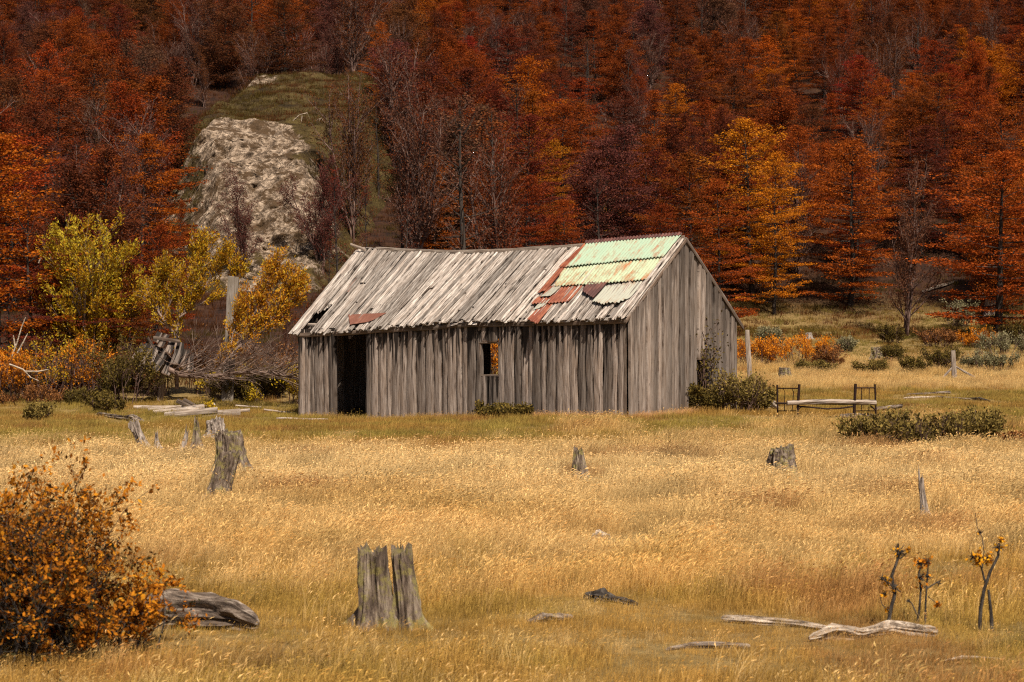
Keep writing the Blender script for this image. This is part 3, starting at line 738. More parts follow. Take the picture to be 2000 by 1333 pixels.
log('fallen_log', [(1030, 1222), (1060, 1218), (1090, 1220), (1120, 1216)], [.02, .045, .04, .02], M['log'], 'short weathered slab half sunk in grass right of the twin stump', lift=1.0, seed=7, rough=.6)
log('fallen_log', [(1765, 780), (1830, 778), (1898, 783)], [.03, .035, .03], M['palelog'], 'long straight bleached pole lying right of the bed', lift=1.0, seed=8)
log('fallen_log', [(1770, 772), (1820, 771), (1856, 770)], [.02, .035, .05], M['log'], 'grey pole lying just behind the bleached pole right of the bed', lift=1.0, seed=9)
log('fallen_log', [(1640, 818), (1680, 816), (1705, 817)], [.05, .06, .05], M['log'], 'short grey log under the right end of the bed', lift=1.0, seed=10)
log('fallen_log', [(1712, 804), (1740, 800), (1762, 797)], [.05, .06, .05], M['log'], 'tilted grey log just right of the bed', lift=1.0, seed=11)
log('fallen_log', [(1490, 800), (1510, 797), (1518, 800)], [.09, .1, .06], M['palelog'], 'broken chunk of wood between the bush and the bed', lift=1.0, seed=12)
log('fallen_log', [(190, 812), (230, 820), (260, 825), (280, 827)], [.04, .06, .09, .05], M['log'], 'dark forked driftwood branch lying in short grass left of the timber heap', lift=.9, seed=13, rough=.8)
log('fallen_log', [(1800, 576), (1835, 566), (1870, 553)], [.06, .08, .05], M['plank'] if False else M['log'], 'bare fallen trunk lying in dark shade at the forest edge', lift=2.0, seed=14)
log('wood_scrap', [(1880, 782), (1912, 783), (1935, 786)], [.03, .05, .02], M['blacktwig'], 'dark twisted root lying in short grass at the far right', 'stick', lift=1.0, seed=15)
log('peat_clod', [(1140, 1172), (1170, 1176), (1200, 1180), (1245, 1188)], [.03, .06, .045, .02], M['blacktwig'], 'black charred clod lying in the grass right of centre', 'clod', lift=.6, seed=16, rough=.9)
log('wood_scrap', [(1155, 1060), (1172, 1058), (1192, 1062)], [.05, .06, .04], M['palelog'], 'small pinkish crumbled wood heap in the straw', 'wood scrap', lift=.9, seed=17, rough=.9)

CLEAR += BEDC
# ------------------------------------------------------------------ stumps
def stump(px, py, h_px, w_px, label, mat='stump', lean=(0, 0), flare=.7, jag=.12, seed=1, taper=.85, parts=None, group=None, name='tree_stump', flut=.22, ell=1.0, offs=(0, 0)):
    g = G(px, py); sc = g.y / FP
    if 24 < g.y < 48: h_px *= 1.22; w_px *= 1.15
    h_ = h_px * sc; r0 = w_px * sc / 2; k = 64; n_ = 26; V = []
    for i in range(n_ + 1):
        t = i / n_
        for j in range(k):
            an = j * 2 * math.pi / k; c_, s_ = math.cos(an), math.sin(an)
            f = flut * mn.noise(Vector((c_ * 2.2, s_ * 2.2, seed * 5 + t * .9))) + flut * .6 * mn.noise(Vector((c_ * 6, s_ * 6, seed + t * 1.2))) - flut * .9 * max(0, .25 - abs(mn.noise(Vector((c_ * 3.3, s_ * 3.3, seed * 3 + t * .4))))) * 2 + .10 * mn.noise(Vector((c_ * 9, s_ * 9, t * 9 + seed)))
            fl = 1.25 * flare * math.exp(-t * 5.4) * (1 + 1.9 * mn.noise(Vector((c_ * 1.9 + seed, s_ * 1.9, 2))))
            r_ = r0 * (taper + (1 - taper) * (1 - t)) * (1 + f + max(0, fl))
            zz = h_ * t
            if t > .6: zz *= 1 + jag * (t - .6) * 2.5 * (mn.noise(Vector((c_ * 1.3 + seed, s_ * 1.3, 9))) + 1.1 * mn.noise(Vector((c_ * 5 + seed, s_ * 5, 3))) + .6 * mn.noise(Vector((c_ * 13 + seed, s_ * 13, 3))))
            V.append((c_ * r_ + lean[0] * h_ * t, s_ * r_ * ell + lean[1] * h_ * t, zz - .03))
    F = [(i * k + j, i * k + (j + 1) % k, (i + 1) * k + (j + 1) % k, (i + 1) * k + j) for i in range(n_) for j in range(k)]
    base = n_ * k; prev = base
    for rr, dz in ((.82, -.02), (.5, -.05), (.2, -.03)):
        st = len(V)
        for j in range(k):
            q = V[base + j]; cx, cy = lean[0] * h_, lean[1] * h_
            V.append((cx + (q[0] - cx) * rr, cy + (q[1] - cy) * rr, q[2] * rr + h_ * (1 - rr) + dz * h_ + .05 * h_ * mn.noise(Vector((j * .9, rr * 5, seed)))))
        F += [(prev + j, prev + (j + 1) % k, st + (j + 1) % k, st + j) for j in range(k)]; prev = st
    F.append(tuple(prev + j for j in range(k)))
    return mesh_np(name, V, F, [M[mat]], False), g
def put_stump(*a, **kw):
    me, g = stump(*a, **kw); CLEAR.append((g[0], g[1], .55)); o = link('tree_stump', me, loc=g); return tag(o, a[4], 'stump', kw.get('group'))
SG = 'cut tree stumps in the meadow'
# twin front stump
CLEAR.append((G(765, 1230)[0], G(765, 1230)[1], .6))
tw = empty('tree_stump', G(765, 1230), 'tall grey lichened stump split into two upright halves in the foreground', 'stump', SG)
for nm, px, wpx, hpx, ln, sd_, fl in (('left_slab', 737, 58, 154, (-.06, 0), 3, 1.0), ('right_slab', 797, 44, 157, (-.08, 0), 8, 1.0)):
    me, g = stump(px, 1230, hpx, wpx, '', lean=ln, flare=fl, jag=.20, seed=sd_, taper=.88, ell=.8, flut=.5)
    link('trunk_half', me, tw, loc=Vector(g) - tw.location + Vector((0, .0, 0)))
put_stump(423, 975, 76, 38, 'narrow dark stump leaning right in straw grass, in front of the broad one', lean=(.28, 0), flare=.35, seed=11, jag=.1, taper=.9)
put_stump(458, 934, 74, 54, 'broad grey stump with spreading right root, behind the narrow leaning one', lean=(-.12, 0), flare=.8, seed=12, jag=.1, taper=.8)
put_stump(284, 876, 42, 18, 'thin stump leaning left, leftmost of the stump row', lean=(-.45, 0), flare=.5, seed=13, jag=.3, mat='stump2', taper=.9)
put_stump(308, 876, 24, 12, 'tiny pointed stump remnant right of the thin leaning one', lean=(-.1, 0), flare=1.2, seed=14, jag=.4, mat='stump2', taper=.4)
put_stump(352, 890, 36, 14, 'splintered pale stump shard beside the pointed lichened stump', lean=(.3, 0), flare=1.6, seed=15, jag=.4, mat='stump2', taper=.35)
put_stump(384, 890, 56, 22, 'pointed lichened stump tapering to a spike', lean=(.0, 0), flare=1.2, seed=16, jag=.2, taper=.3)
put_stump(421, 856, 30, 36, 'knotty round root stump just behind the broad grey stump', lean=(-.05, 0), flare=.4, seed=17, jag=.3, mat='stump2', taper=.8, flut=.45)
put_stump(1136, 946, 56, 36, 'pointed brown stump standing alone in the middle of straw grass', lean=(-.1, 0), flare=.5, seed=18, jag=.15, taper=.45)
put_stump(1526, 932, 46, 54, 'low rounded grey stump in straw grass, left of the green bush', lean=(0, 0), flare=.2, seed=19, jag=.2, taper=.75)
put_stump(1808, 1018, 68, 12, 'thin pale jagged stump spike in straw at the right', lean=(-.12, 0), flare=1.6, seed=20, jag=.3, mat='stump2', taper=.7)
put_stump(1533, 739, 21, 24, 'small cut stump in the far straw grass behind the bed', seed=21, jag=.1, flare=.3)
put_stump(1713, 702, 24, 26, 'grey hollow stump among low bushes beyond the straw field', seed=22, jag=.15, flare=.3)
put_stump(1938, 617, 34, 28, 'pale sunlit stump with a root on the slope at far right', seed=23, jag=.3, flare=.5, mat='stump2')
put_stump(1580, 662, 12, 14, 'tiny pale stump behind the orange bushes', seed=24, jag=.2, flare=.3, mat='stump2')

# ------------------------------------------------------------------ twiggy stems right foreground
def wpts(pts, Y): return [np.array(P(x, y, Y)) for x, y in pts]
def twig_plant(label, base, stems, clumps, col, seed):
    r = np.random.default_rng(seed); g = G(*base); Y = g.y; O = np.array(g); tubes = []
    for pts, rad in stems:
        W = wpts(pts, Y); W = [q - O + np.array([0, r.normal() * .015, 0]) for q in W]
        tubes.append((W, np.linspace(rad * .8, rad * .45, len(W)), 6))
    C, D, LV = [], [], []
    for (x, y, rpx, nl) in clumps:
        c0 = np.array(P(x, y, Y)) - O; rr = rpx * Y / FP
        for _ in range(int(rpx * 2.6)):
            d = r.normal(size=3); d /= np.linalg.norm(d); ln = rr * r.uniform(.5, 1.25)
            tubes.append(([c0 + d * .004, c0 + d * ln * .5 + r.normal(size=3) * .004, c0 + d * ln], [.004, .003, .002], 3))
        for _ in range(nl):
            C.append(c0 + r.normal(size=3) * rr * .45); D.append(r.normal(size=3)); LV.append(r.random())
    CLEAR.append((g[0], g[1], .5)); root = empty('twiggy_shrub', g, label, 'shrub', 'twiggy stems in the right foreground')
    link('stems', tubes_mesh('stems', tubes, M['blacktwig']), root)
    link('leaves', leaves_mesh('leaves', C, D, .026, M[col], r, np.array(LV) * .6 + .4, aspect=1.2), root)
twig_plant('lone crooked dark stem with few orange leaves, leftmost of the three twiggy stems', (1733, 1228),
           [([(1733, 1228), (1740, 1190), (1748, 1160), (1742, 1125), (1748, 1105), (1757, 1085), (1754, 1062)], .022), ([(1750, 1158), (1738, 1140), (1722, 1130)], .009), ([(1757, 1092), (1775, 1078)], .008), ([(1736, 1195), (1722, 1180), (1718, 1165)], .006)],
           [(1756, 1078, 16, 6), (1773, 1075, 8, 10), (1733, 1135, 12, 22), (1728, 1160, 8, 10), (1748, 1150, 12, 6), (1733, 1190, 6, 8), (1722, 1130, 8, 0)], 'amberleaf', 41)
twig_plant('short forked dark stems topped by an orange tuft, middle of the three twiggy stems', (1796, 1228),
           [([(1790, 1226), (1795, 1190), (1799, 1150), (1795, 1120), (1800, 1098)], .014), ([(1806, 1230), (1808, 1180), (1810, 1140), (1813, 1100)], .013), ([(1790, 1200), (1782, 1180), (1774, 1172)], .009), ([(1810, 1150), (1828, 1140), (1838, 1134)], .009), ([(1812, 1165), (1828, 1178)], .006)],
           [(1798, 1100, 14, 46), (1812, 1096, 10, 18), (1798, 1128, 13, 8), (1812, 1125, 10, 2), (1774, 1175, 6, 0), (1832, 1180, 8, 16), (1834, 1140, 7, 0), (1800, 1146, 9, 5)], 'orangebush', 42)
twig_plant('tallest pair of crossing dark stems with yellow tufts, rightmost of the three twiggy stems', (1925, 1236),
           [([(1913, 1238), (1916, 1190), (1922, 1150), (1934, 1115), (1948, 1085), (1952, 1062)], .022), ([(1938, 1238), (1936, 1200), (1930, 1152)], .024), ([(1926, 1140), (1918, 1112), (1910, 1098)], .013), ([(1922, 1080), (1918, 1050), (1908, 1030), (1905, 1002)], .006), ([(1918, 1110), (1922, 1080)], .008)],
           [(1912, 1092, 16, 70), (1930, 1092, 12, 46), (1950, 1070, 12, 14), (1956, 1056, 7, 18), (1900, 1088, 12, 14), (1914, 1040, 7, 2), (1938, 1232, 6, 0)], 'amberleaf', 43)

# ------------------------------------------------------------------ shrubs
def shrub_meshes(nm, w_, h_, mat, stem_mat, seed, stems=14, leaf=.05, nleaf=10, up=.12, spread=.6, depth=2, kids=(5, 4), aspect=1.9, wig=.14, jit=.05, tilt=.9, lvb=0.0, srad=.016, base=.12, low=0.2, holes=.22):
    r = np.random.default_rng(seed); tubes, tips = [], []
    for i in range(stems):
        an = r.random() * 6.283; q = math.sqrt(r.random())
        x0 = math.cos(an) * q * w_ * base; y0 = math.sin(an) * q * w_ * base
        tubes.append(([(0, 0, -.05), (x0 * .5, y0 * .5, -.06), (x0, y0, -.04)], [srad] * 3, 3))
        d = np.array([math.cos(an) * q * tilt * w_ / h_, math.sin(an) * q * tilt * w_ / h_, 1.0])
        grow(r, (x0, y0, -.03), d, h_ * (.42 + .50 * r.random()) * (1 + .1 * q), srad, depth, kids, tubes, tips, up, spread, wig)
    C, D, LV = [], [], []
    for pts, dirs in tips:
        cv = r.random()
        if r.random() < holes or mn.noise(Vector(pts[-1]) * (2.2 / max(.5, h_)) + Vector((seed, 0, 0))) > .28: continue
        for _ in range(nleaf):
            t = r.random() * (len(pts) - 1); a_ = min(int(t), len(pts) - 2); f = t - a_
            c_ = pts[a_] * (1 - f) + pts[a_ + 1] * f + r.normal(size=3) * jit
            if c_[2] < low * h_ * r.random(): continue
            C.append(c_); D.append(dirs[a_] + r.normal(size=3) * .6)
            LV.append(.5 * cv + .5 * r.random() + lvb + .25 * (c_[2] / h_ - .5))
    a_ = tubes_mesh(nm + '_stems', tubes, M[stem_mat])
    b_ = leaves_mesh(nm + '_leaves', C, D, leaf * r.uniform(.6, 1.2, len(C)), M[mat], r, np.array(LV), aspect)
    return a_, b_
def shrub(name, px, py, wpx, hpx, mat, label, seed, cat='bush', group=None, stem='twig', Y=None, loc=None, sx=0, **kw):
    g = G(px, py) if Y is None else GY(px, Y)
    if loc is not None: g = loc
    sc = g.y / FP
    a_, b_ = shrub_meshes(name, wpx * sc / 2, hpx * sc, mat, stem, seed, **kw)
    root = empty(name, g, label, cat, group)
    link('stems', a_, root); link('foliage', b_, root); return root
BG = 'shrubs at the foot of the hill'
# foreground barberry
shrub('barberry_bush', -15, 1292, 350, 345, 'barberry', 'large twiggy bush with orange and green leaves in the bottom left corner', 51, stem='blacktwig', stems=70, lvb=-.17, holes=.27, leaf=.024, nleaf=8, depth=3, kids=(5, 4, 3), spread=.85, jit=.02, up=.03, wig=.24, srad=.011, base=.85, tilt=.5, low=.02)
shrub('barberry_bush', 190, 1285, 270, 165, 'barberry', 'lower right-hand orange bush before the grey log', 52, stem='blacktwig', stems=40, lvb=-.05, holes=.35, leaf=.024, nleaf=8, depth=3, kids=(4, 3, 3), spread=.85, jit=.02, up=.02, wig=.24, srad=.009, base=.85, tilt=.6, low=.0)
# shrubs in front of the forest, left
wl = dict(stem='paletwig', stems=16, leaf=.045, nleaf=11, depth=3, kids=(5, 4, 3), spread=.42, up=.16, wig=.09, aspect=2.6, jit=.07, srad=.04)
shrub('yellow_willow', 182, 772, 225, 232, 'willow', 'tall bushy yellow-green willow at the left, before the red forest', 60, 'tree', None, Y=62, **{**wl, 'stems': 40, 'tilt': .55, 'nleaf': 30, 'low': .10, 'kids': (6, 4, 3)})
def leaner(label, base, limbs, Y, seed, mat, name='yellow_willow', leaf=.038, nl=13, twl=.62, dens=.85):
    r = np.random.default_rng(seed); tubes, tips = [], []; O = np.array(GY(base, Y))
    for pts, rad in limbs:
        W = [q - O + np.array([0, r.normal() * .1, 0]) for q in wpts(pts, Y)]; tubes.append((W, np.linspace(rad, rad * .4, len(W)), 6))
        for i in range(1, len(W)):
            for _ in range(int(5 * dens * i)):
                f = r.random(); q = W[i - 1] * (1 - f) + W[i] * f; d = (W[i] - W[i - 1]); d /= np.linalg.norm(d)
                d = d + r.normal(size=3) * .45 + np.array([0, 0, .35]); grow(r, q, d, twl * r.uniform(.5, 1.2), rad * .3, 1, (5,), tubes, tips, .14, .5, .1, 3)
    C, D, LV = [], [], []
    for pts, dirs in tips:
        cv = r.random()
        for _ in range(nl):
            t = r.random() * (len(pts) - 1); a_ = min(int(t), len(pts) - 2); f = t - a_
            C.append(pts[a_] * (1 - f) + pts[a_ + 1] * f + r.normal(size=3) * .05); D.append(dirs[a_] + r.normal(size=3) * .5); LV.append(.5 * cv + .5 * r.random())
    root = empty(name, O, label, 'tree'); link('trunk', tubes_mesh('trunk', tubes, M['paletwig']), root)
    if C: link('crown', leaves_mesh('crown', C, D, leaf * r.uniform(.6, 1.2, len(C)), M[mat], r, np.array(LV), 2.6), root)
    return root
leaner('yellow willow forking into two pale curved limbs above the plank heap', 346,
       [([(346, 760), (345, 650), (352, 620), (372, 596), (382, 560), (384, 520), (390, 495)], .07), ([(346, 660), (330, 636), (312, 612), (300, 588), (312, 555), (318, 540)], .05),
        ([(372, 596), (400, 560), (425, 525), (440, 505)], .04), ([(384, 540), (395, 515), (400, 492)], .03), ([(318, 625), (335, 590), (345, 550)], .03), ([(352, 620), (380, 600), (450, 560), (462, 540)], .03)], 60, 61, 'willow')
leaner('golden-orange willow leaning right over the brush pile beside the hut', 424,
       [([(424, 735), (440, 705), (470, 675), (510, 650), (535, 620), (555, 590), (570, 560)], .06), ([(440, 705), (470, 660), (500, 610), (520, 560), (530, 530)], .05),
        ([(500, 660), (535, 640), (575, 590), (590, 560)], .04), ([(470, 675), (480, 630), (490, 590)], .04), ([(500, 610), (520, 580), (545, 550)], .03), ([(450, 690), (455, 650), (470, 610)], .03)], 58.5, 62, 'willow2')
# brush pile: fallen bare tree
r = np.random.default_rng(77); tubes, tips = [], []; O = np.array(GY(430, 57.5))
W = [q - O for q in wpts([(330, 722), (352, 733), (385, 736), (430, 734), (470, 728), (520, 727), (560, 735), (586, 742)], 57.5)]; tubes.append((W, np.linspace(.09, .03, len(W)), 7))
for i in range(1, len(W)):
    for _ in range(8):
        f = r.random(); q = W[i - 1] * (1 - f) + W[i] * f
        d = np.array([1.0, r.normal() * .5, r.uniform(-.15, .75)]); grow(r, q, d, r.uniform(.7, 2.0) * (.7 if i > 5 else 1), .018, 2, (4, 3), tubes, tips, .02, .4, .12, 4)
for _ in range(40):
    q = np.array(P(r.uniform(330, 560), r.uniform(690, 735), 57.6)) - O
    d = np.array([r.normal() * .8, r.normal() * .5, r.uniform(.1, 1)]); grow(r, q, d, r.uniform(.4, 1.1), .012, 1, (4,), tubes, tips, .02, .5, .14, 4)
root = empty('fallen_tree', O, 'fallen bare tree with a tangle of brown branches sweeping towards the hut', 'dead tree')
link('trunk', tubes_mesh('trunk', tubes, M['brush']), root)
LS = [  # px, py, w, h, mat, label, kw
 (20, 782, 120, 90, 'orangebush', 'orange and green bush at the far left edge below the dead twigs', dict(nleaf=9)),
 (95, 778, 110, 110, 'willow', 'low yellowish bush under the left side of the tall willow', dict(nleaf=8)),
 (158, 778, 110, 100, 'orangebush', 'orange-flecked bush under the tall willow', dict(nleaf=8)),
 (238, 788, 120, 96, 'darkgreen', 'dark green dense bush left of the leaning post', dict(nleaf=20, stems=22)),
 (300, 774, 80, 90, 'brownbush', 'brown twiggy bush in front of the collapsed planks', dict(nleaf=4)),
 (60, 790, 160, 34, 'brownbush', 'low brownish shrub along the meadow edge at far left', dict(nleaf=8, leaf=.035)),
 (180, 792, 110, 30, 'darkgreen', 'low green scrub at the foot of the tall willow', dict(nleaf=14)),
 (443, 778, 90, 52, 'yellowbush', 'small bright yellow bush under the brush pile', dict(nleaf=7)),
 (480, 782, 140, 42, 'darkgreen', 'dark low shrub in the shade under the brush pile', dict(nleaf=14)),
 (497, 787, 26, 30, 'yellowbush', 'tiny yellow-tipped twig bush between brush pile and hut', dict(nleaf=4, stems=7)),
 (575, 790, 40, 66, 'yellowbush', 'slim yellow bush against the left corner of the hut', dict(nleaf=7, stems=8)),
 (405, 768, 100, 100, 'brownbush', 'brown bush behind the leaning post', dict(nleaf=3)),
 (545, 765, 120, 80, 'brownbush', 'brown shrub behind the brush pile near the hut wall', dict(nleaf=5)),
 (520, 775, 110, 50, 'darkgreen', 'dark scrub beneath the right half of the brush pile', dict(nleaf=12)),
 (72, 820, 52, 26, 'olive', 'small olive tuft bush standing alone in short grass at left', dict(nleaf=12)),
 (206, 806, 60, 30, 'darkgreen', 'small scrubby bush on the meadow before the dark green bush', dict(nleaf=8)),
 (412, 815, 16, 26, 'yellowbush', 'single yellow sprout in front of the timber heap', dict(nleaf=6, stems=4)),
 (1960, 694, 110, 40, 'grey_green', 'grey-green heath bush at the right edge above the straw', dict(nleaf=10)),
 (1560, 712, 150, 52, 'orangebush', 'bright orange bush spreading behind the straw field, largest of the orange ones', dict(nleaf=11, lvb=.15, stems=22)),
 (1470, 712, 100, 46, 'orangebush', 'orange bush directly right of the hut gable', dict(nleaf=10, lvb=.1)),
 (1620, 716, 80, 34, 'brownbush', 'low brown bush at the right end of the orange bushes', dict(nleaf=8)),
 (1740, 672, 36, 34, 'darkgreen', 'small dark round bush on the far green slope', dict(nleaf=12)),
 (1873, 640, 56, 44, 'grey_green', 'tall pale grassy tussock bush on the slope left of the sunlit stump', dict(nleaf=12)),
 (1942, 642, 40, 22, 'darkgreen', 'small dark bush directly below the sunlit stump', dict(nleaf=12)),
 (1840, 678, 80, 34, 'brownbush', 'purplish brown bush on the far slope', dict(nleaf=8)),
 (1912, 678, 76, 30, 'orangebush', 'orange-red bush on the far slope at right', dict(nleaf=9)),
 (1985, 672, 40, 36, 'darkgreen', 'dark bush at the right edge on the far slope', dict(nleaf=10)),
 (1655, 688, 40, 26, 'grey_green', 'small grey-green bush behind the orange bushes', dict(nleaf=10)),
 (1745, 706, 44, 28, 'darkgreen', 'dark green bush right of the hollow stump', dict(nleaf=10)),
 (1784, 728, 40, 24, 'darkgreen', 'low dark bush at the edge of the far straw', dict(nleaf=10)),
 (1845, 722, 70, 36, 'darkgreen', 'dark bush behind the braced post', dict(nleaf=10)),
 (1925, 722, 110, 34, 'grey_green', 'wide grey-green bush right of the braced post', dict(nleaf=10)),
 (1700, 728, 66, 22, 'olive', 'low olive shrub in front of the hollow stump', dict(nleaf=9)),
 (1590, 724, 80, 18, 'olive', 'low olive shrub at the edge of the straw below the orange bushes', dict(nleaf=9)),
 (1500, 678, 40, 34, 'grey_green', 'blue-green upright bush behind the orange bush near the hut', dict(nleaf=10)),
 (1440, 806, 100, 66, 'olive', 'dense green bush growing at the right corner of the hut', dict(nleaf=9, stems=30, holes=.4)),
 (1375, 806, 70, 44, 'darkgreen', 'lower green bush against the hut gable', dict(nleaf=16)),
 (1475, 806, 60, 50, 'olive', 'yellow-tipped right part of the thicket beside the hut', dict(nleaf=16)),
 (1800, 876, 210, 60, 'olive', 'wide spiky olive bush in the meadow in front of the bed', dict(nleaf=7, holes=.4, stems=60, base=.95, leaf=.042, up=.25, spread=.5)),
 (1700, 872, 90, 48, 'olive', 'smaller spiky bush joined to the left of the wide olive bush', dict(nleaf=12, stems=26, base=.9, leaf=.042, up=.25)),
 (1890, 872, 110, 58, 'olive', 'right-hand spiky clump of the meadow bushes', dict(nleaf=13, stems=32, base=.9, leaf=.042, up=.25)),
 (1980, 876, 40, 24, 'brownbush', 'small brown shrub at the right edge of the meadow', dict(nleaf=8)),
 (1000, 820, 110, 24, 'darkgreen', 'low dark creeper along the foot of the hut front wall under the window', dict(nleaf=14, stems=40, base=1.0)),
]
for i, (px, py, w_, h_, mat, lb, kw) in enumerate(LS):
    k_ = dict(stems=22, leaf=.042, depth=2, kids=(6, 4), spread=.65, jit=.05, stem='twig', base=.75, tilt=.45, wig=.18); k_.update(kw)
    loc = None
    if lb.startswith('low dark creeper'): s_ = front_s(1000); loc = hp(s_, -.16, gz(s_, 0)); k_.update(tilt=.3)
    shrub('heath_bush' if px > 1480 and py < 735 else 'meadow_bush', px, py, w_, h_, mat, lb, 100 + i, group=None, loc=loc, **k_)
shrub('meadow_bush', 968, 760, 110, 130, 'orangebush', 'orange leafy bush behind the hut, seen through its small window', 190, Y=60.5, stems=26, leaf=.05, depth=2, kids=(6, 4), nleaf=12, spread=.65, base=.75, tilt=.45, lvb=.1)
# climbing shrub on the gable
r = np.random.default_rng(5); t_ = gable_t(1366); O = hp(-.12, t_, gz(0, t_)); tubes, tips = [], []
for i in range(12):
    grow(r, (r.normal() * .05, r.normal() * .05, 0), (r.normal() * .12, r.normal() * .06 - .05, 1), r.uniform(1.1, 2.5), .014, 1, (4,), tubes, tips, .1, .35, .08, 6, start=.5)
C, D, LV = [], [], []
for pts, dirs in tips:
    for _ in range(9):
        k_ = r.integers(len(pts)); C.append(pts[k_] + r.normal(size=3) * .05); D.append(r.normal(size=3)); LV.append(r.random())
root = empty('climbing_shrub', O, 'thin dark shrub climbing the hut gable beside a missing board', 'shrub')
link('stems', tubes_mesh('stems', tubes, M['twig']), root); link('foliage', leaves_mesh('foliage', C, D, .05, M['darkgreen'], r, np.array(LV)), root)
# bleached dead branches at the far left
for lb, pts, Y in (('pale dead twigs standing above the bushes at far left', [[(22, 700), (34, 668), (42, 640), (50, 620)], [(34, 690), (46, 668), (54, 652)], [(30, 680), (26, 655)]], 59),
                   ('pale crooked dead branch lying in the bushes at far left', [[(18, 712), (45, 722), (60, 738), (75, 744)], [(50, 726), (75, 726), (95, 722)]], 57.5),
                   ('weathered dead stub hanging in the dark gap left of the tall willow', [[(75, 515), (82, 498), (88, 484)], [(80, 505), (86, 500)]], 70),
                   ('tiny bleached twisted root on the mossy rock top', [[(572, 292), (585, 280), (600, 276), (606, 290)], [(590, 282), (588, 296)]], 104),
                   ('second bleached root on the rock, right of the other', [[(618, 268), (628, 264), (634, 274)], [(625, 266), (622, 276)]], 106)):
    O = np.array(P(*pts[0][0], Y)); tb = []
    for q in pts: W = [v - O for v in wpts(q, Y)]; tb.append((W, np.linspace(.032, .014, len(W)), 5))
    if Y > 100:
        dz = zsurf(O[0], O[1]) + .1 - O[2]; O[2] += dz
    o = link('dead_branch', tubes_mesh('dead_branch', tb, M['palelog']), loc=O); tag(o, lb, 'dead branch')

# ------------------------------------------------------------------ forest
def beech(seed, H, R, style):
    r = np.random.default_rng(seed); tubes = []; C, D, LV, SZ = [], [], [], []
    ns = 1 if style != 'multi' else 3; lay = style in ('layer', 'cone')
    asym = lambda an, t: 1 + .42 * mn.noise(Vector((math.cos(an) * 1.1 + seed, math.sin(an) * 1.1, t * 3.2)))
    for sidx in range(ns):
        lx, ly = (r.normal() * .6, r.normal() * .6) if ns > 1 else (r.normal() * .12, r.normal() * .12)
        tp = [np.array([lx * t * 1.6 + .25 * mn.noise(Vector((seed, t * 2, sidx))), ly * t * 1.6 + .25 * mn.noise(Vector((seed + 5, t * 2, sidx))), H * t * (1 - .08 * sidx) - .2 * (t == 0)]) for t in np.linspace(0, 1, 9)]
        tubes.append((tp, np.linspace(.15, .012, 9) / math.sqrt(ns), 6)); tp = np.array(tp)
        nt_ = int((H / .40) / (1 if ns == 1 else 1.3)) if style != 'sparse' else int(H / .5)
        for ti in range(nt_):
            t0 = .10 + .89 * (ti + r.uniform(-.45, .45)) / (nt_ - 1) if nt_ > 1 else .5
            t0 = min(.99, max(.06, t0)); nbr = r.integers(3, 6) if style != 'sparse' else r.integers(2, 4)
            if t0 > .8: nbr = 4
            for bi in range(nbr):
                an = ti * 2.4 + bi * 6.283 / nbr + r.normal() * .35; t = min(.99, t0 + r.normal() * .014)
                if style == 'cone': pr = (1 - t ** 1.3) ** .85 * 1.0
                elif style == 'layer': pr = (1 - t ** 3.4) ** .62 * min(1, .62 + t * 1.2)
                else: pr = (1 - t ** 3.4) ** .62 * min(1, .45 + 1.2 * t)
                Lb = max(.28, R * pr * r.uniform(.55, 1.12) * asym(an, t)) * (1 if t < .85 else .8)
                el = {'layer': -.02, 'cone': .0, 'sparse': .25, 'multi': .14}[style] + .95 * max(0, t - .60) / .40 + r.normal() * .11
                f = t * 8; a_ = min(int(f), 7); q = tp[a_] * (1 - (f - a_)) + tp[a_ + 1] * (f - a_)
                dirh = np.array([math.cos(an), math.sin(an), 0.0]); lat = np.array([-math.sin(an), math.cos(an), 0.0])
                pts = [q]; cvv = r.normal() * .12
                for j in range(1, 5):
                    u = j / 4; e = el + (.10 if lay else .25) * u; pts.append(q + (dirh * math.cos(e) + np.array([0, 0, math.sin(e)])) * Lb * u + lat * cvv * Lb * u * u)
                tubes.append((pts, np.linspace(.03, .006, 5) * (1.2 - .5 * t), 3)); pts = np.array(pts)
                nsp = max(3, int(Lb * (5.2 if style != 'sparse' else 3.6)))
                for s_ in range(nsp):
                    u = .25 + .78 * (s_ + r.random()) / nsp; u = min(u, 1.02); g_ = u * 4; b_ = min(int(g_), 3)
                    c0 = pts[b_] * (1 - (g_ - b_)) + pts[b_ + 1] * (g_ - b_)
                    off = r.normal() * .24 * Lb * (1.05 - .6 * u); c0 = c0 + lat * off + np.array([0, 0, r.normal() * (.018 if lay and t < .6 else .07) - .05 * abs(off)])
                    if abs(off) > .3: tubes.append(([c0 - lat * off * .8, c0 - lat * off * .35, c0], [.01, .008, .004], 3))
                    nl = r.integers(22, 38) if style != 'sparse' else r.integers(6, 13); cv = r.random()
                    sp = r.uniform(.15, .26)
                    K = r.normal(size=(nl, 3)) * np.array([sp, sp, sp * ((.14 + .3 * max(0, t - .5)) if lay else .35)]); C.append(c0 + K)
                    dd = np.tile(dirh, (nl, 1)) + r.normal(size=(nl, 3)) * np.array([.8, .8, .30]); D.append(dd)
                    LV.append(.40 * cv + .60 * r.random(nl) ** 1.25 + .12 * (u - .6)); SZ.append(r.uniform(.035, .072, nl))
    C = np.concatenate(C); D = np.concatenate(D)
    return (tubes_mesh('beech_trunk', tubes, M['bark']), leaves_mesh('beech_crown', C, D, np.concatenate(SZ), M['leaf'], r, np.concatenate(LV), 1.8, flat=.35))
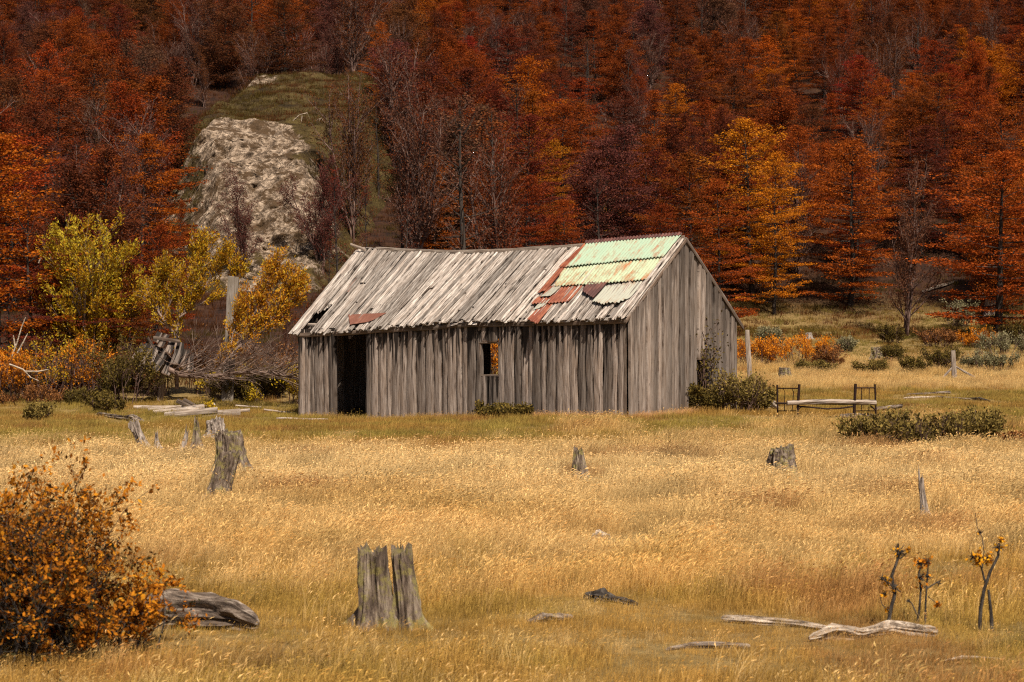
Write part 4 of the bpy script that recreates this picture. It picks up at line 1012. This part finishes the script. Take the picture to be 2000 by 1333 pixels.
def bare(seed, H, R, leafy=.0):
    r = np.random.default_rng(seed); tubes, tips = [], []
    for i in range(r.integers(3, 6)):
        an = r.random() * 6.283; q = r.random() * .35
        grow(r, (math.cos(an) * .12, math.sin(an) * .12, -.2), (math.cos(an) * q * R / H * 2, math.sin(an) * q * R / H * 2, 1), H * r.uniform(.65, .95), .065, 3, (15, 6, 4), tubes, tips, .07, .72, .09, 7, shrink=.33, start=.14)
    C, D, LV = [], [], []
    for pts, dirs in tips:
        for _ in range(int(3 + leafy * 5)):
            k_ = r.integers(len(pts)); C.append(pts[k_] + r.normal(size=3) * .12); D.append(dirs[k_] + r.normal(size=3) * .6); LV.append(r.random() * .8)
    return tubes_mesh('bare_trunk', tubes, M['twig']), leaves_mesh('bare_crown', C, D, .045, M['leaf'], r, np.array(LV), 2.2)
VAR = {'layer': [beech(201, 8, 3.0, 'layer'), beech(202, 8, 2.7, 'layer'), beech(203, 8, 3.3, 'layer'), beech(209, 8, 2.8, 'layer')],
       'cone': [beech(204, 8, 2.5, 'cone'), beech(205, 8, 2.1, 'cone')],
       'multi': [beech(206, 8, 2.6, 'multi'), beech(210, 8, 2.9, 'multi'), beech(211, 8, 2.4, 'multi')],
       'sparse': [beech(207, 8, 2.0, 'sparse'), beech(208, 8, 2.3, 'sparse')],
       'bare': [bare(301, 7.5, 1.6, .6), bare(302, 7.5, 2.0, .0), bare(303, 7.5, 1.8, 1.2), bare(304, 7.5, 1.5, .3)]}
CL = {'orange': ((.34, .085, .010), 'bright orange'), 'redorange': ((.27, .058, .012), 'red-orange'), 'rust': ((.20, .042, .011), 'rust red'), 'amber': ((.40, .14, .012), 'amber'),
      'crimson': ((.24, .026, .014), 'crimson'), 'maroon': ((.12, .030, .015), 'dark maroon'), 'brown': ((.145, .044, .020), 'brown'), 'dusk': ((.125, .048, .034), 'purple-brown'), 'gold': ((.42, .17, .012), 'golden'), 'olive': ((.16, .10, .02), 'olive-brown')}
trees = []
def solveY(px, top, H):
    Y = 62.0 if px < 800 else 90
    while Y < 230:
        x = (px - 1000) / FP * Y; _, py = topix((x, Y, zsurf(x, Y) + H))
        if py <= top: return Y
        Y += .4
    return Y
KEY = [(1660, 278, 9.2, 1.12, 'redorange', 'layer'), (1945, 300, 9.0, 1.25, 'redorange', 'layer'), (1470, 235, 10.5, 1.0, 'amber', 'layer'), (1350, 300, 8.5, 1.0, 'rust', 'layer'),
       (1512, 300, 8.6, .72, 'gold', 'layer'), (1770, 330, 8, .9, 'dusk', 'bare'), (1800, 250, 8, 1.0, 'maroon', 'layer'), (30, 268, 7.6, 1.05, 'redorange', 'layer'),
       (-20, 330, 8, 1.1, 'orange', 'layer'), (348, 392, 4.2, .6, 'rust', 'cone'), (270, 262, 7.6, .95, 'orange', 'layer'), (205, 180, 8, .9, 'dusk', 'bare'), (225, 300, 7, .8, 'dusk', 'bare'),
       (847, 305, 5.6, .7, 'orange', 'layer'), (1075, 275, 6, .8, 'amber', 'layer'), (1182, 385, 3.6, .42, 'amber', 'cone'), (1240, 355, 4.2, .6, 'orange', 'cone'), (920, 72, 7, .8, 'crimson', 'layer'),
       (745, 45, 6, .6, 'orange', 'layer'), (1550, 20, 7.5, 1.0, 'orange', 'layer'), (1870, 50, 7, .8, 'orange', 'layer'), (880, 215, 7.5, 1.0, 'redorange', 'layer'), (960, 235, 7.5, 1.0, 'redorange', 'layer'),
       (1140, 200, 7.5, 1.1, 'rust', 'layer'), (1320, 165, 7, .9, 'amber', 'layer'), (1240, 150, 7, .9, 'rust', 'layer'), (1560, 250, 8.0, .9, 'redorange', 'layer'), (690, 182, 7.2, .75, 'rust', 'sparse'),
       (740, 175, 7, .7, 'rust', 'sparse'), (785, 250, 7, .7, 'rust', 'sparse'), (660, 330, 6, .6, 'maroon', 'sparse'), (720, 360, 5.5, .7, 'maroon', 'sparse'), (628, 300, 5.6, .9, 'dusk', 'bare'),
       (460, 345, 4.9, 1.0, 'dusk', 'bare'), (625, 62, 6, .9, 'dusk', 'bare'), (690, 60, 7, .9, 'dusk', 'bare'), (340, 100, 7.5, 1.0, 'dusk', 'bare'), (400, 95, 7.5, 1.0, 'brown', 'bare'), (300, 130, 7.5, 1.0, 'dusk', 'bare'),
       (500, 40, 7.5, 1.0, 'brown', 'bare'), (560, 20, 7.5, 1.0, 'maroon', 'layer'), (240, 10, 7, .9, 'rust', 'layer'), (130, 100, 7.5, 1.0, 'maroon', 'layer'), (110, 250, 7.5, .9, 'dusk', 'bare'),
       (1020, 370, 6, .9, 'rust', 'layer'), (940, 400, 5.5, .9, 'rust', 'layer'), (1100, 390, 5.5, .9, 'redorange', 'layer'), (1290, 400, 6, .9, 'rust', 'layer'), (1410, 350, 7.5, .9, 'redorange', 'layer'),
       (1850, 130, 8, 1.0, 'rust', 'layer'), (1680, 110, 8, .9, 'crimson', 'layer'), (1700, 200, 7.5, .9, 'dusk', 'bare'), (790, 380, 4.5, .6, 'maroon', 'sparse'),
       (150, 470, 5.5, .9, 'maroon', 'layer'), (60, 470, 6, .9, 'rust', 'sparse'), (300, 440, 5, .8, 'rust', 'layer'), (15, 560, 4.0, .7, 'crimson', 'sparse'), (120, 560, 4, .8, 'maroon', 'layer'),
       (600, 560, 3.6, .6, 'rust', 'sparse'), (560, 540, 3.2, .5, 'dusk', 'bare'), (250, 560, 4, .8, 'rust', 'layer'), (640, 470, 3.8, .6, 'maroon', 'sparse'), (700, 440, 4.2, .6, 'dusk', 'bare')]
def hscale(top): return float(np.interp(top, [0, 120, 220, 330], [.74, .76, .88, 1.0]))
for k_ in KEY:
    H_ = k_[2] * hscale(k_[1])
    if 335 < k_[0] < 700 and k_[1] < 120 and k_[5] != 'sparse':
        Yk = 131 + (k_[0] % 7); xk = (k_[0] - 1000) / FP * Yk; H_ = max(4.0, CAMH + (HZ - k_[1]) / FP * Yk - zt(xk, Yk)); trees.append((k_[0], Yk, H_, k_[3], k_[4], k_[5])); continue
    trees.append((k_[0], solveY(k_[0], k_[1], H_), H_, k_[3] * (1.1 if k_[1] < 150 else 1), k_[4], k_[5]))
rr = random.Random(5); row = 0; Y = 70.0
cand = []
while Y < 192:
    half = 1080 / FP * Y; x = -half + (row % 2) * 2.0
    st = 3.9 if Y < 105 else 3.4
    while x < half:
        xx = x + rr.uniform(-1.3, 1.3); yy = Y + rr.uniform(-1.6, 1.6); px = 1000 + FP * xx / yy
        x += st
        e = 72 + 27 * sm(-5, 7, xx)
        if yy < e: continue
        if 335 < px < 650 and 84 < yy < 129.5: continue
        if 640 <= px < 790 and yy < 128 and rr.random() < .6: continue
        if 300 < px < 700 and yy < 86: continue
        if any(abs(tt[1] - yy) < 2.0 and abs((tt[0] - 1000) / FP * tt[1] - xx) < 2.0 for tt in trees): continue
        hs_ = float(np.interp(yy, [85, 105, 130, 190], [8.0, 7.2, 5.9, 5.6])) * rr.uniform(.85, 1.18)
        _, pyt = topix((xx, yy, zsurf(xx, yy) + hs_)); _, pyb = topix((xx, yy, zsurf(xx, yy)))
        if pyb < -6: continue
        if 600 < px < 1420 and pyt > 470: continue
        cand.append((px, yy, pyt, hs_))
    Y += 4.4 if Y < 105 else 3.5; row += 1
cand.sort(key=lambda c: -c[3] / c[1])
NIND = 300 - len(trees)
def hides(c):
    for k_ in trees[:11]:
        xk = (k_[0] - 1000) / FP * k_[1]; bk = topix((xk, k_[1], zsurf(xk, k_[1])))[1]; tk = bk - k_[2] / k_[1] * FP
        if c[1] < k_[1] and abs(c[0] - k_[0]) < 60 and c[2] < bk - .3 * (bk - tk): return True
    return False
cand = [c for c in cand if not hides(c)]
for px, yy, pyt, hs_ in cand:
    q = mn.noise(Vector((px * .006, yy * .07, 3))) + rr.uniform(-.35, .35)
    left = px < 780
    if left: pal = ['dusk', 'brown', 'dusk', 'rust', 'maroon', 'redorange'] if pyt < 250 else ['maroon', 'dusk', 'rust', 'rust', 'redorange', 'maroon']
    elif px > 1350: pal = ['dusk', 'dusk', 'brown', 'maroon', 'rust', 'redorange', 'redorange', 'orange', 'rust'] if pyt > 60 else ['dusk', 'brown', 'maroon', 'rust', 'rust', 'orange']
    else: pal = ['dusk', 'brown', 'dusk', 'dusk', 'maroon', 'rust', 'rust', 'redorange', 'orange']
    c_ = pal[min(len(pal) - 1, max(0, int((q + .75) / 1.5 * len(pal))))]
    st = rr.choice(['bare', 'bare', 'bare', 'sparse', 'multi']) if c_ in ('dusk', 'brown') else rr.choice(['layer', 'layer', 'multi', 'layer', 'cone'])
    trees.append((px, yy, hs_, rr.uniform(.8, 1.12), c_, st))
# describe each tree by look and place
def colname(px):
    for lim, nm in ((120, 'far left edge'), (330, 'over the tall willow'), (480, 'over the rock left side'), (640, 'over the rock middle'), (790, 'right of the rock'),
                    (930, "over left plank roof"), (1080, 'over mid plank roof'), (1230, 'over the roof sheet join'), (1360, 'over the green tin'),
                    (1520, 'over the hut gable'), (1700, 'over the iron bed'), (1860, 'over the braced post')):
        if px < lim: return nm
    return 'far right edge'
def rowname(py):
    for lim, nm in ((-60, 'cut by the top frame'), (40, 'uppermost'), (130, 'high up'), (220, 'upper slope'), (310, 'midslope'), (420, 'lower slope')):
        if py < lim: return nm
    return 'foot'
trees_far = trees[300:]; trees = trees[:300]
SH = {'layer': 'layered beech', 'cone': 'pointed beech', 'multi': 'bushy beech', 'sparse': 'sparse beech', 'bare': 'bare beech'}
lab = {}
for i, t in enumerate(trees):
    x = (t[0] - 1000) / FP * t[1]; py = topix((x, t[1], zsurf(x, t[1]) + t[2]))[1]
    L_ = f"{CL[t[4]][1]} {SH[t[5]]}, {rowname(py)}, {colname(t[0])}"
    lab.setdefault(L_, []).append((t[0], i))
labels = {}
ORD = ['leftmost', 'second from left', 'third from left', 'fourth from left', 'fifth from left', 'sixth from left']
for L_, lst in lab.items():
    lst.sort()
    for k_, (_, i) in enumerate(lst):
        if len(lst) == 1: labels[i] = L_
        elif len(lst) == 2: labels[i] = L_ + (', left of two' if k_ == 0 else ', right of two')
        else: labels[i] = L_ + f", {ORD[min(k_, 5)]}"
protos = {}
for i, (px, Y, H, Rs, c_, st) in enumerate(trees):
    vi = rr.randrange(len(VAR[st])); H0 = 7.5 if st == 'bare' else 8.0
    x = (px - 1000) / FP * Y; z = zsurf(x, Y) - .15
    if (st, vi) not in protos:
        root = empty('beech_tree' if st != 'bare' else 'bare_beech_tree', (x, Y, z)); a_, b_ = VAR[st][vi]
        t1 = link('trunk', a_, root); t2 = link('crown', b_, root); protos[(st, vi)] = root; new = root
    else: new = copy_tree(protos[(st, vi)])
    new.location = (x, Y, z); hs = H / H0; new.scale = (hs * Rs, hs * Rs, hs); new.rotation_euler = (rr.uniform(-.03, .03), rr.uniform(-.03, .03), rr.uniform(0, 6.28))
    col = np.array(CL[c_][0]) * np.array([rr.uniform(.85, 1.15), rr.uniform(.82, 1.25), 1])
    for ch in new.children: ch.color = (col[0], col[1], col[2], 1)
    tag(new, labels[i], 'tree', 'autumn beech trees on the hillside')
TREES_DONE = True
print('trees', len(trees), 'far', len(trees_far))

# ------------------------------------------------------------------ understory on the slope: low scrub
def points_obj(name, pts, rot, scl, idx, tint, coll, kind='stuff', label=None, cat=None):
    me = mesh_np(name, pts, np.zeros((0, 3), dtype=np.int32) if False else [], [], False) if False else bpy.data.meshes.new(name)
    P_ = np.asarray(pts, dtype=np.float32); me.vertices.add(len(P_)); me.vertices.foreach_set('co', P_.ravel())
    for k_, t_, arr, f in (('rot', 'FLOAT_VECTOR', rot, 'vector'), ('scl', 'FLOAT', scl, 'value'), ('tint', 'FLOAT_COLOR', tint, 'color')):
        at = me.attributes.new(k_, t_, 'POINT'); at.data.foreach_set(f, np.asarray(arr, dtype=np.float32).ravel())
    at = me.attributes.new('idx', 'INT', 'POINT'); at.data.foreach_set('value', np.asarray(idx, dtype=np.int32))
    o = link(name, me); ng = bpy.data.node_groups.new(name + '_nodes', 'GeometryNodeTree')
    ng.interface.new_socket('Geometry', in_out='INPUT', socket_type='NodeSocketGeometry'); ng.interface.new_socket('Geometry', in_out='OUTPUT', socket_type='NodeSocketGeometry')
    n_ = ng.nodes; l_ = ng.links; gi = n_.new('NodeGroupInput'); go = n_.new('NodeGroupOutput'); ip = n_.new('GeometryNodeInstanceOnPoints')
    ci = n_.new('GeometryNodeCollectionInfo'); ci.inputs[0].default_value = coll; ci.inputs[1].default_value = True; ci.inputs[2].default_value = True
    def na(nm, ty):
        a_ = n_.new('GeometryNodeInputNamedAttribute'); a_.data_type = ty; a_.inputs[0].default_value = nm; return a_.outputs[0]
    ip.inputs['Pick Instance'].default_value = True
    l_.new(gi.outputs[0], ip.inputs['Points']); l_.new(ci.outputs[0], ip.inputs['Instance']); l_.new(na('idx', 'INT'), ip.inputs['Instance Index'])
    l_.new(na('rot', 'FLOAT_VECTOR'), ip.inputs['Rotation']); l_.new(na('scl', 'FLOAT'), ip.inputs['Scale']); l_.new(ip.outputs[0], go.inputs[0])
    md = o.modifiers.new('scatter', 'NODES'); md.node_group = ng
    return tag(o, label, cat, kind=kind)
def far_forest():
    fc = bpy.data.collections.new('far_trees'); names = []
    cols = sorted({t[4] for t in trees_far}); kinds = [('layer', 0), ('layer', 2), ('multi', 0), ('sparse', 1), ('bare', 1), ('bare', 2)]
    src = {}
    for ci_, c_ in enumerate(cols):
        for ki, (st, vi) in enumerate(kinds):
            a_, b_ = VAR[st][vi]
            nm = 'far_%03d' % (ci_ * 10 + ki); ob = bpy.data.objects.new(nm, b_); fc.objects.link(ob)
            if 'far_' + c_ not in M:
                k0 = np.array(CL[c_][0]); M['far_' + c_] = leaf_mat('far_leaves_' + c_, tuple(k0 * .5), tuple(k0), tuple(k0 * np.array([1.5, 1.8, 1.2])))
            ob.material_slots[0].link = 'OBJECT'; ob.material_slots[0].material = M['far_' + c_]; src[(c_, ki)] = len(src)
    trunk0 = len(src)
    for ki, (st, vi) in enumerate(kinds):
        ob = bpy.data.objects.new('far_9%02d' % ki, VAR[st][vi][0]); fc.objects.link(ob)
    pts, rot, scl, idx, tint = [], [], [], [], []
    for (px, Y, H, Rs, c_, st) in trees_far:
        ki = {'layer': rr.choice([0, 1]), 'cone': 0, 'multi': 2, 'sparse': 3, 'bare': rr.choice([4, 5])}[st]
        x = (px - 1000) / FP * Y; rz_ = rr.uniform(0, 6.28); q = (x, Y, zsurf(x, Y) - .15)
        for id_ in (src[(c_, ki)], trunk0 + ki):
            pts.append(q); rot.append((0, 0, rz_)); scl.append(H / 8.0 * 1.08); idx.append(id_); tint.append((1, 1, 1, 1))
    points_obj('distant_forest', pts, rot, scl, idx, tint, fc, label='small far-off autumn beeches filling the top of the hillside', cat='forest')
def tuft(i, n_bl, h, spread, wd, lean, heads, seed):
    r = np.random.default_rng(seed); V, F, LV = [], [], []
    for _ in range(n_bl):
        x, y = r.normal(size=2) * spread; hh = h * r.uniform(.55, 1.1); an = r.random() * 3.14; wv = np.array([math.cos(an), math.sin(an), 0]) * wd * r.uniform(.6, 1.3)
        ld = np.array([lean + r.normal() * .22, r.normal() * .22, 0]); lv = r.uniform(.2, .75); b0 = len(V); ns = 4
        for s_ in range(ns + 1):
            t = s_ / ns; p = np.array([x, y, 0]) + np.array([0, 0, hh * (t - .12 * t * t)]) + ld * hh * t * t * .9; ww = wv * (1 - t * .85)
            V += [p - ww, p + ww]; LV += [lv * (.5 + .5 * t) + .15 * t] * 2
        for s_ in range(ns): F.append((b0 + 2 * s_, b0 + 2 * s_ + 1, b0 + 2 * s_ + 3, b0 + 2 * s_ + 2))
        if heads and r.random() < heads:
            d = ld * 1.8 + np.array([0, 0, .35]); d /= np.linalg.norm(d); ln = h * r.uniform(.12, .22); b0 = len(V); hw = wd * r.uniform(1.3, 2.1)
            sd_ = np.cross(d, [0, 1, 0]); sd_ /= np.linalg.norm(sd_); q1 = p + d * ln * .5; q2 = p + d * ln * .95 + np.array([ln * .15, 0, -ln * .05])
            V += [p, q1 - sd_ * hw, q1 + sd_ * hw, q2]; F.append((b0, b0 + 1, b0 + 3, b0 + 2)); LV += [.55, .65, .7, .7]
            b0 = len(V); V += [p, q1 - np.array([0, hw, 0]), q1 + np.array([0, hw, 0]), q2]; F.append((b0, b0 + 1, b0 + 3, b0 + 2)); LV += [.55, .65, .7, .7]
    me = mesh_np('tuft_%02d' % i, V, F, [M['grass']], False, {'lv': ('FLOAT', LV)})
    return bpy.data.objects.new('tuft_%02d' % i, me)
if trees_far: far_forest()
tc_ = bpy.data.collections.new('grass_tufts')
specs = []
for s_ in range(4): specs.append((38, .36, .10, .0024, .20, .28, 400 + s_))     # 0-3 tall straw, near
for s_ in range(3): specs.append((42, .12, .11, .0028, .12, .0, 410 + s_))     # 4-6 short
for s_ in range(3): specs.append((34, .20, .11, .0026, .22, .14, 420 + s_))    # 7-9 medium
for s_ in range(3): specs.append((36, .34, .13, .0042, .20, .13, 430 + s_))     # 10-12 tall straw, mid distance
for s_ in range(2): specs.append((26, .15, .14, .0065, .2, .0, 440 + s_))      # 13-14 short, far
for i, sp_ in enumerate(specs): tc_.objects.link(tuft(i, *sp_))
g_ = np.random.default_rng(99)
pts, rot, scl, idx, tint = [], [], [], [], []
STRAW = np.array([.78, .55, .24]); GOLD = np.array([.60, .37, .105]); OLIVE = np.array([.37, .285, .075]); GREEN = np.array([.31, .27, .06]); RUST = np.array([.42, .21, .08]); PALE = np.array([.90, .70, .38])
def nz(x, y, s_, o_): return mn.noise(Vector((x * s_, y * s_, o_)))
hutc = [hp(0, -.1, 0), hp(HL, -.1, 0), hp(HL, HW, 0), hp(0, HW, 0)]
def inhut(x, y):
    dx, dy = x - NC.x, y - NC.y; s_ = -dx * cT + dy * sT; t_ = dx * sT + dy * cT
    return -.02 < s_ < HL + .02 and -.02 < t_ < HW + .02
def scatter(y0, y1, dens):
    area = .5 * 1.1 * 2 / 2 * (2100 / FP) * (y1 * y1 - y0 * y0) / 1.1 
    n_ = int(area * dens)
    for _ in range(n_):
        y = math.sqrt(g_.uniform(y0 * y0, y1 * y1)); x = (g_.uniform(-1050, 1050)) / FP * y
        if inhut(x, y): continue
        e = 62 + 34 * sm(-6, 9, x)
        if y > e + (9 if x > 6 else 3): continue
        if x < -6 and y > 60: continue
        q1 = nz(x, y, .35, 1) ; q2 = nz(x, y, 1.3, 2); q3 = nz(x, y, .12, 8)
        yy = y + 3.5 * q1 + 1.5 * q2
        tall = sm(18.5, 23, yy) * sm(41, 35, yy + 3.0 * q3)
        if y > 60: tall = sm(63, 69, y + 2.5 * q1) * sm(88, 82, y + 3 * q1) * (x > 5)
        if y < 20: tall = max(tall, .12 * sm(-.1, .3, q2))
        if 40 < y < 49: tall = max(tall, .75 * sm(.12, .35, q1 + .4 * q2) * sm(0, 3, x) )
        mixr = g_.random()
        c_ = OLIVE
        if mixr < tall:
            id_ = g_.integers(0, 4) if y < 24 else g_.integers(10, 13); c_ = STRAW * (1 - .5 * sm(.0, .5, q1)) + GOLD * .5 * sm(.0, .5, q1); c_ = c_ + (PALE - c_) * sm(24, 31, y) * sm(38, 34, y) * .5
            s0 = g_.uniform(.75, 1.15) * (1 if y < 60 else .9)
        else:
            far = y > 27
            med = g_.random() < .38
            id_ = (g_.integers(7, 10) if med else g_.integers(4, 7)) if not far else g_.integers(13, 15)
            if med and far and g_.random() < .5: id_ = g_.integers(7, 10)
            gmix = sm(-.25, .35, q1 + .5 * q2); c_ = GOLD * (1 - gmix) * .95 + OLIVE * gmix
            if y < 20: c_ = GOLD * .85 * (1 - gmix) + (GREEN * .32 + GOLD * .62) * gmix
            if 37 < y < 60: c_ = OLIVE * 1.15 * (1 - gmix) + GOLD * .8 * gmix
            if tall > .3: c_ = GOLD
            if y > 82: c_ = (GREEN * .62 + OLIVE * .18) * (1 - gmix) + (GOLD * .45 + OLIVE * .2) * gmix
            s0 = g_.uniform(.7, 1.3)
        rp = sm(.28, .5, nz(x, y, .5, 20) + .2 * q2)
        c_ = c_ * (1 - .7 * rp) + RUST * .7 * rp
        if q2 > .35 and y < 22: c_ = c_ * .75 + GREEN * .25
        c_ = c_ * (1.24 if y < 20 else 1.14 if y < 24 else 1.06)
        c_ = c_ * g_.uniform(.66, 1.22) * (1 - .22 * sm(.1, .5, nz(x, y, 2.3, 41))) * (1 - .25 * sm(.05, .45, nz(x, y, .8, 61)))
        s0 *= .82 + .55 * (q1 * .5 + nz(x, y, 1.0, 51))
        for (cx_, cy_, cr_) in CLEAR:
            if abs(x - cx_) < cr_ and -cr_ * 2.2 < y - cy_ < cr_ * .8: s0 *= .42 if y > 22 else .55; break
        pts.append((x, y, zt(x, y) - .01)); rot.append((g_.normal() * .06, g_.normal() * .06, g_.uniform(-.7, .7))); scl.append(s0); idx.append(id_); tint.append((c_[0], c_[1], c_[2], 1))
scatter(11.5, 19, 150); scatter(19, 30, 85); scatter(30, 42, 55); scatter(42, 62, 30); scatter(62, 106, 17)
# fringe of seed heads along the foot of the hut
for _ in range(520):
    if g_.random() < .6: s_ = g_.uniform(-.1, HL * .98) ** 1.0; p = hp(s_ * (.35 if g_.random() < .55 else 1), -.14 - abs(g_.normal()) * .12, 0)
    else: p = hp(-.12 - abs(g_.normal()) * .12, g_.uniform(0, HW * .6), 0)
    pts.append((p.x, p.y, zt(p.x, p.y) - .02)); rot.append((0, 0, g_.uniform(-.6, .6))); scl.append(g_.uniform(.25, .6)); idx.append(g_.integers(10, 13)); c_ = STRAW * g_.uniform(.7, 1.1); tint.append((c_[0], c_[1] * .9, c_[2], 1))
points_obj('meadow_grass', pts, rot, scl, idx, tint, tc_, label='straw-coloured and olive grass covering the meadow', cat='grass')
print('grass', len(pts))
# low scrub and litter on the dark forest floor and the far slope
pts, rot, scl, idx, tint = [], [], [], [], []
for _ in range(26000):
    y = math.sqrt(g_.uniform(62 ** 2, 190 ** 2)); x = g_.uniform(-1050, 1050) / FP * y
    e = 60 + 34 * sm(-6, 9, x)
    if y < e: continue
    if -25 < x < 0 and 84 < y < 137 and zrock(x, y) > zt(x, y):
        if y < 104: continue
    q1 = nz(x, y, .3, 31); c_ = np.array([.11, .075, .022]) if q1 > .1 and y < 135 else np.array([.13, .050, .020])
    if y > e + 10: c_ = c_ * .8
    pts.append((x, y, zsurf(x, y) - .02)); rot.append((0, 0, g_.uniform(0, 6.28))); scl.append(g_.uniform(1.0, 2.4)); idx.append(g_.integers(13, 15)); c_ = c_ * g_.uniform(.6, 1.4); tint.append((c_[0], c_[1], c_[2], 1))
for _ in range(9000):
    y = g_.uniform(86, 134); x = g_.uniform(-23, -4)
    if zrock(x, y) < zt(x, y): continue
    pxx = 1000 + FP * x / y
    if y < 104 and not (pxx > 585 or y < 91 or pxx < 400): continue
    c_ = np.array([.10, .070, .020]) if nz(x, y, .5, 71) > -.1 else np.array([.13, .065, .03])
    pts.append((x, y, zrock(x, y) - .03)); rot.append((0, 0, g_.uniform(0, 6.28))); scl.append(g_.uniform(.7, 1.7)); idx.append(g_.integers(13, 15)); c_ = c_ * g_.uniform(.5, 1.4); tint.append((c_[0], c_[1], c_[2], 1))
points_obj('forest_undergrowth', pts, rot, scl, idx, tint, tc_, label='dark low scrub and leaf litter under the beech trees', cat='undergrowth')
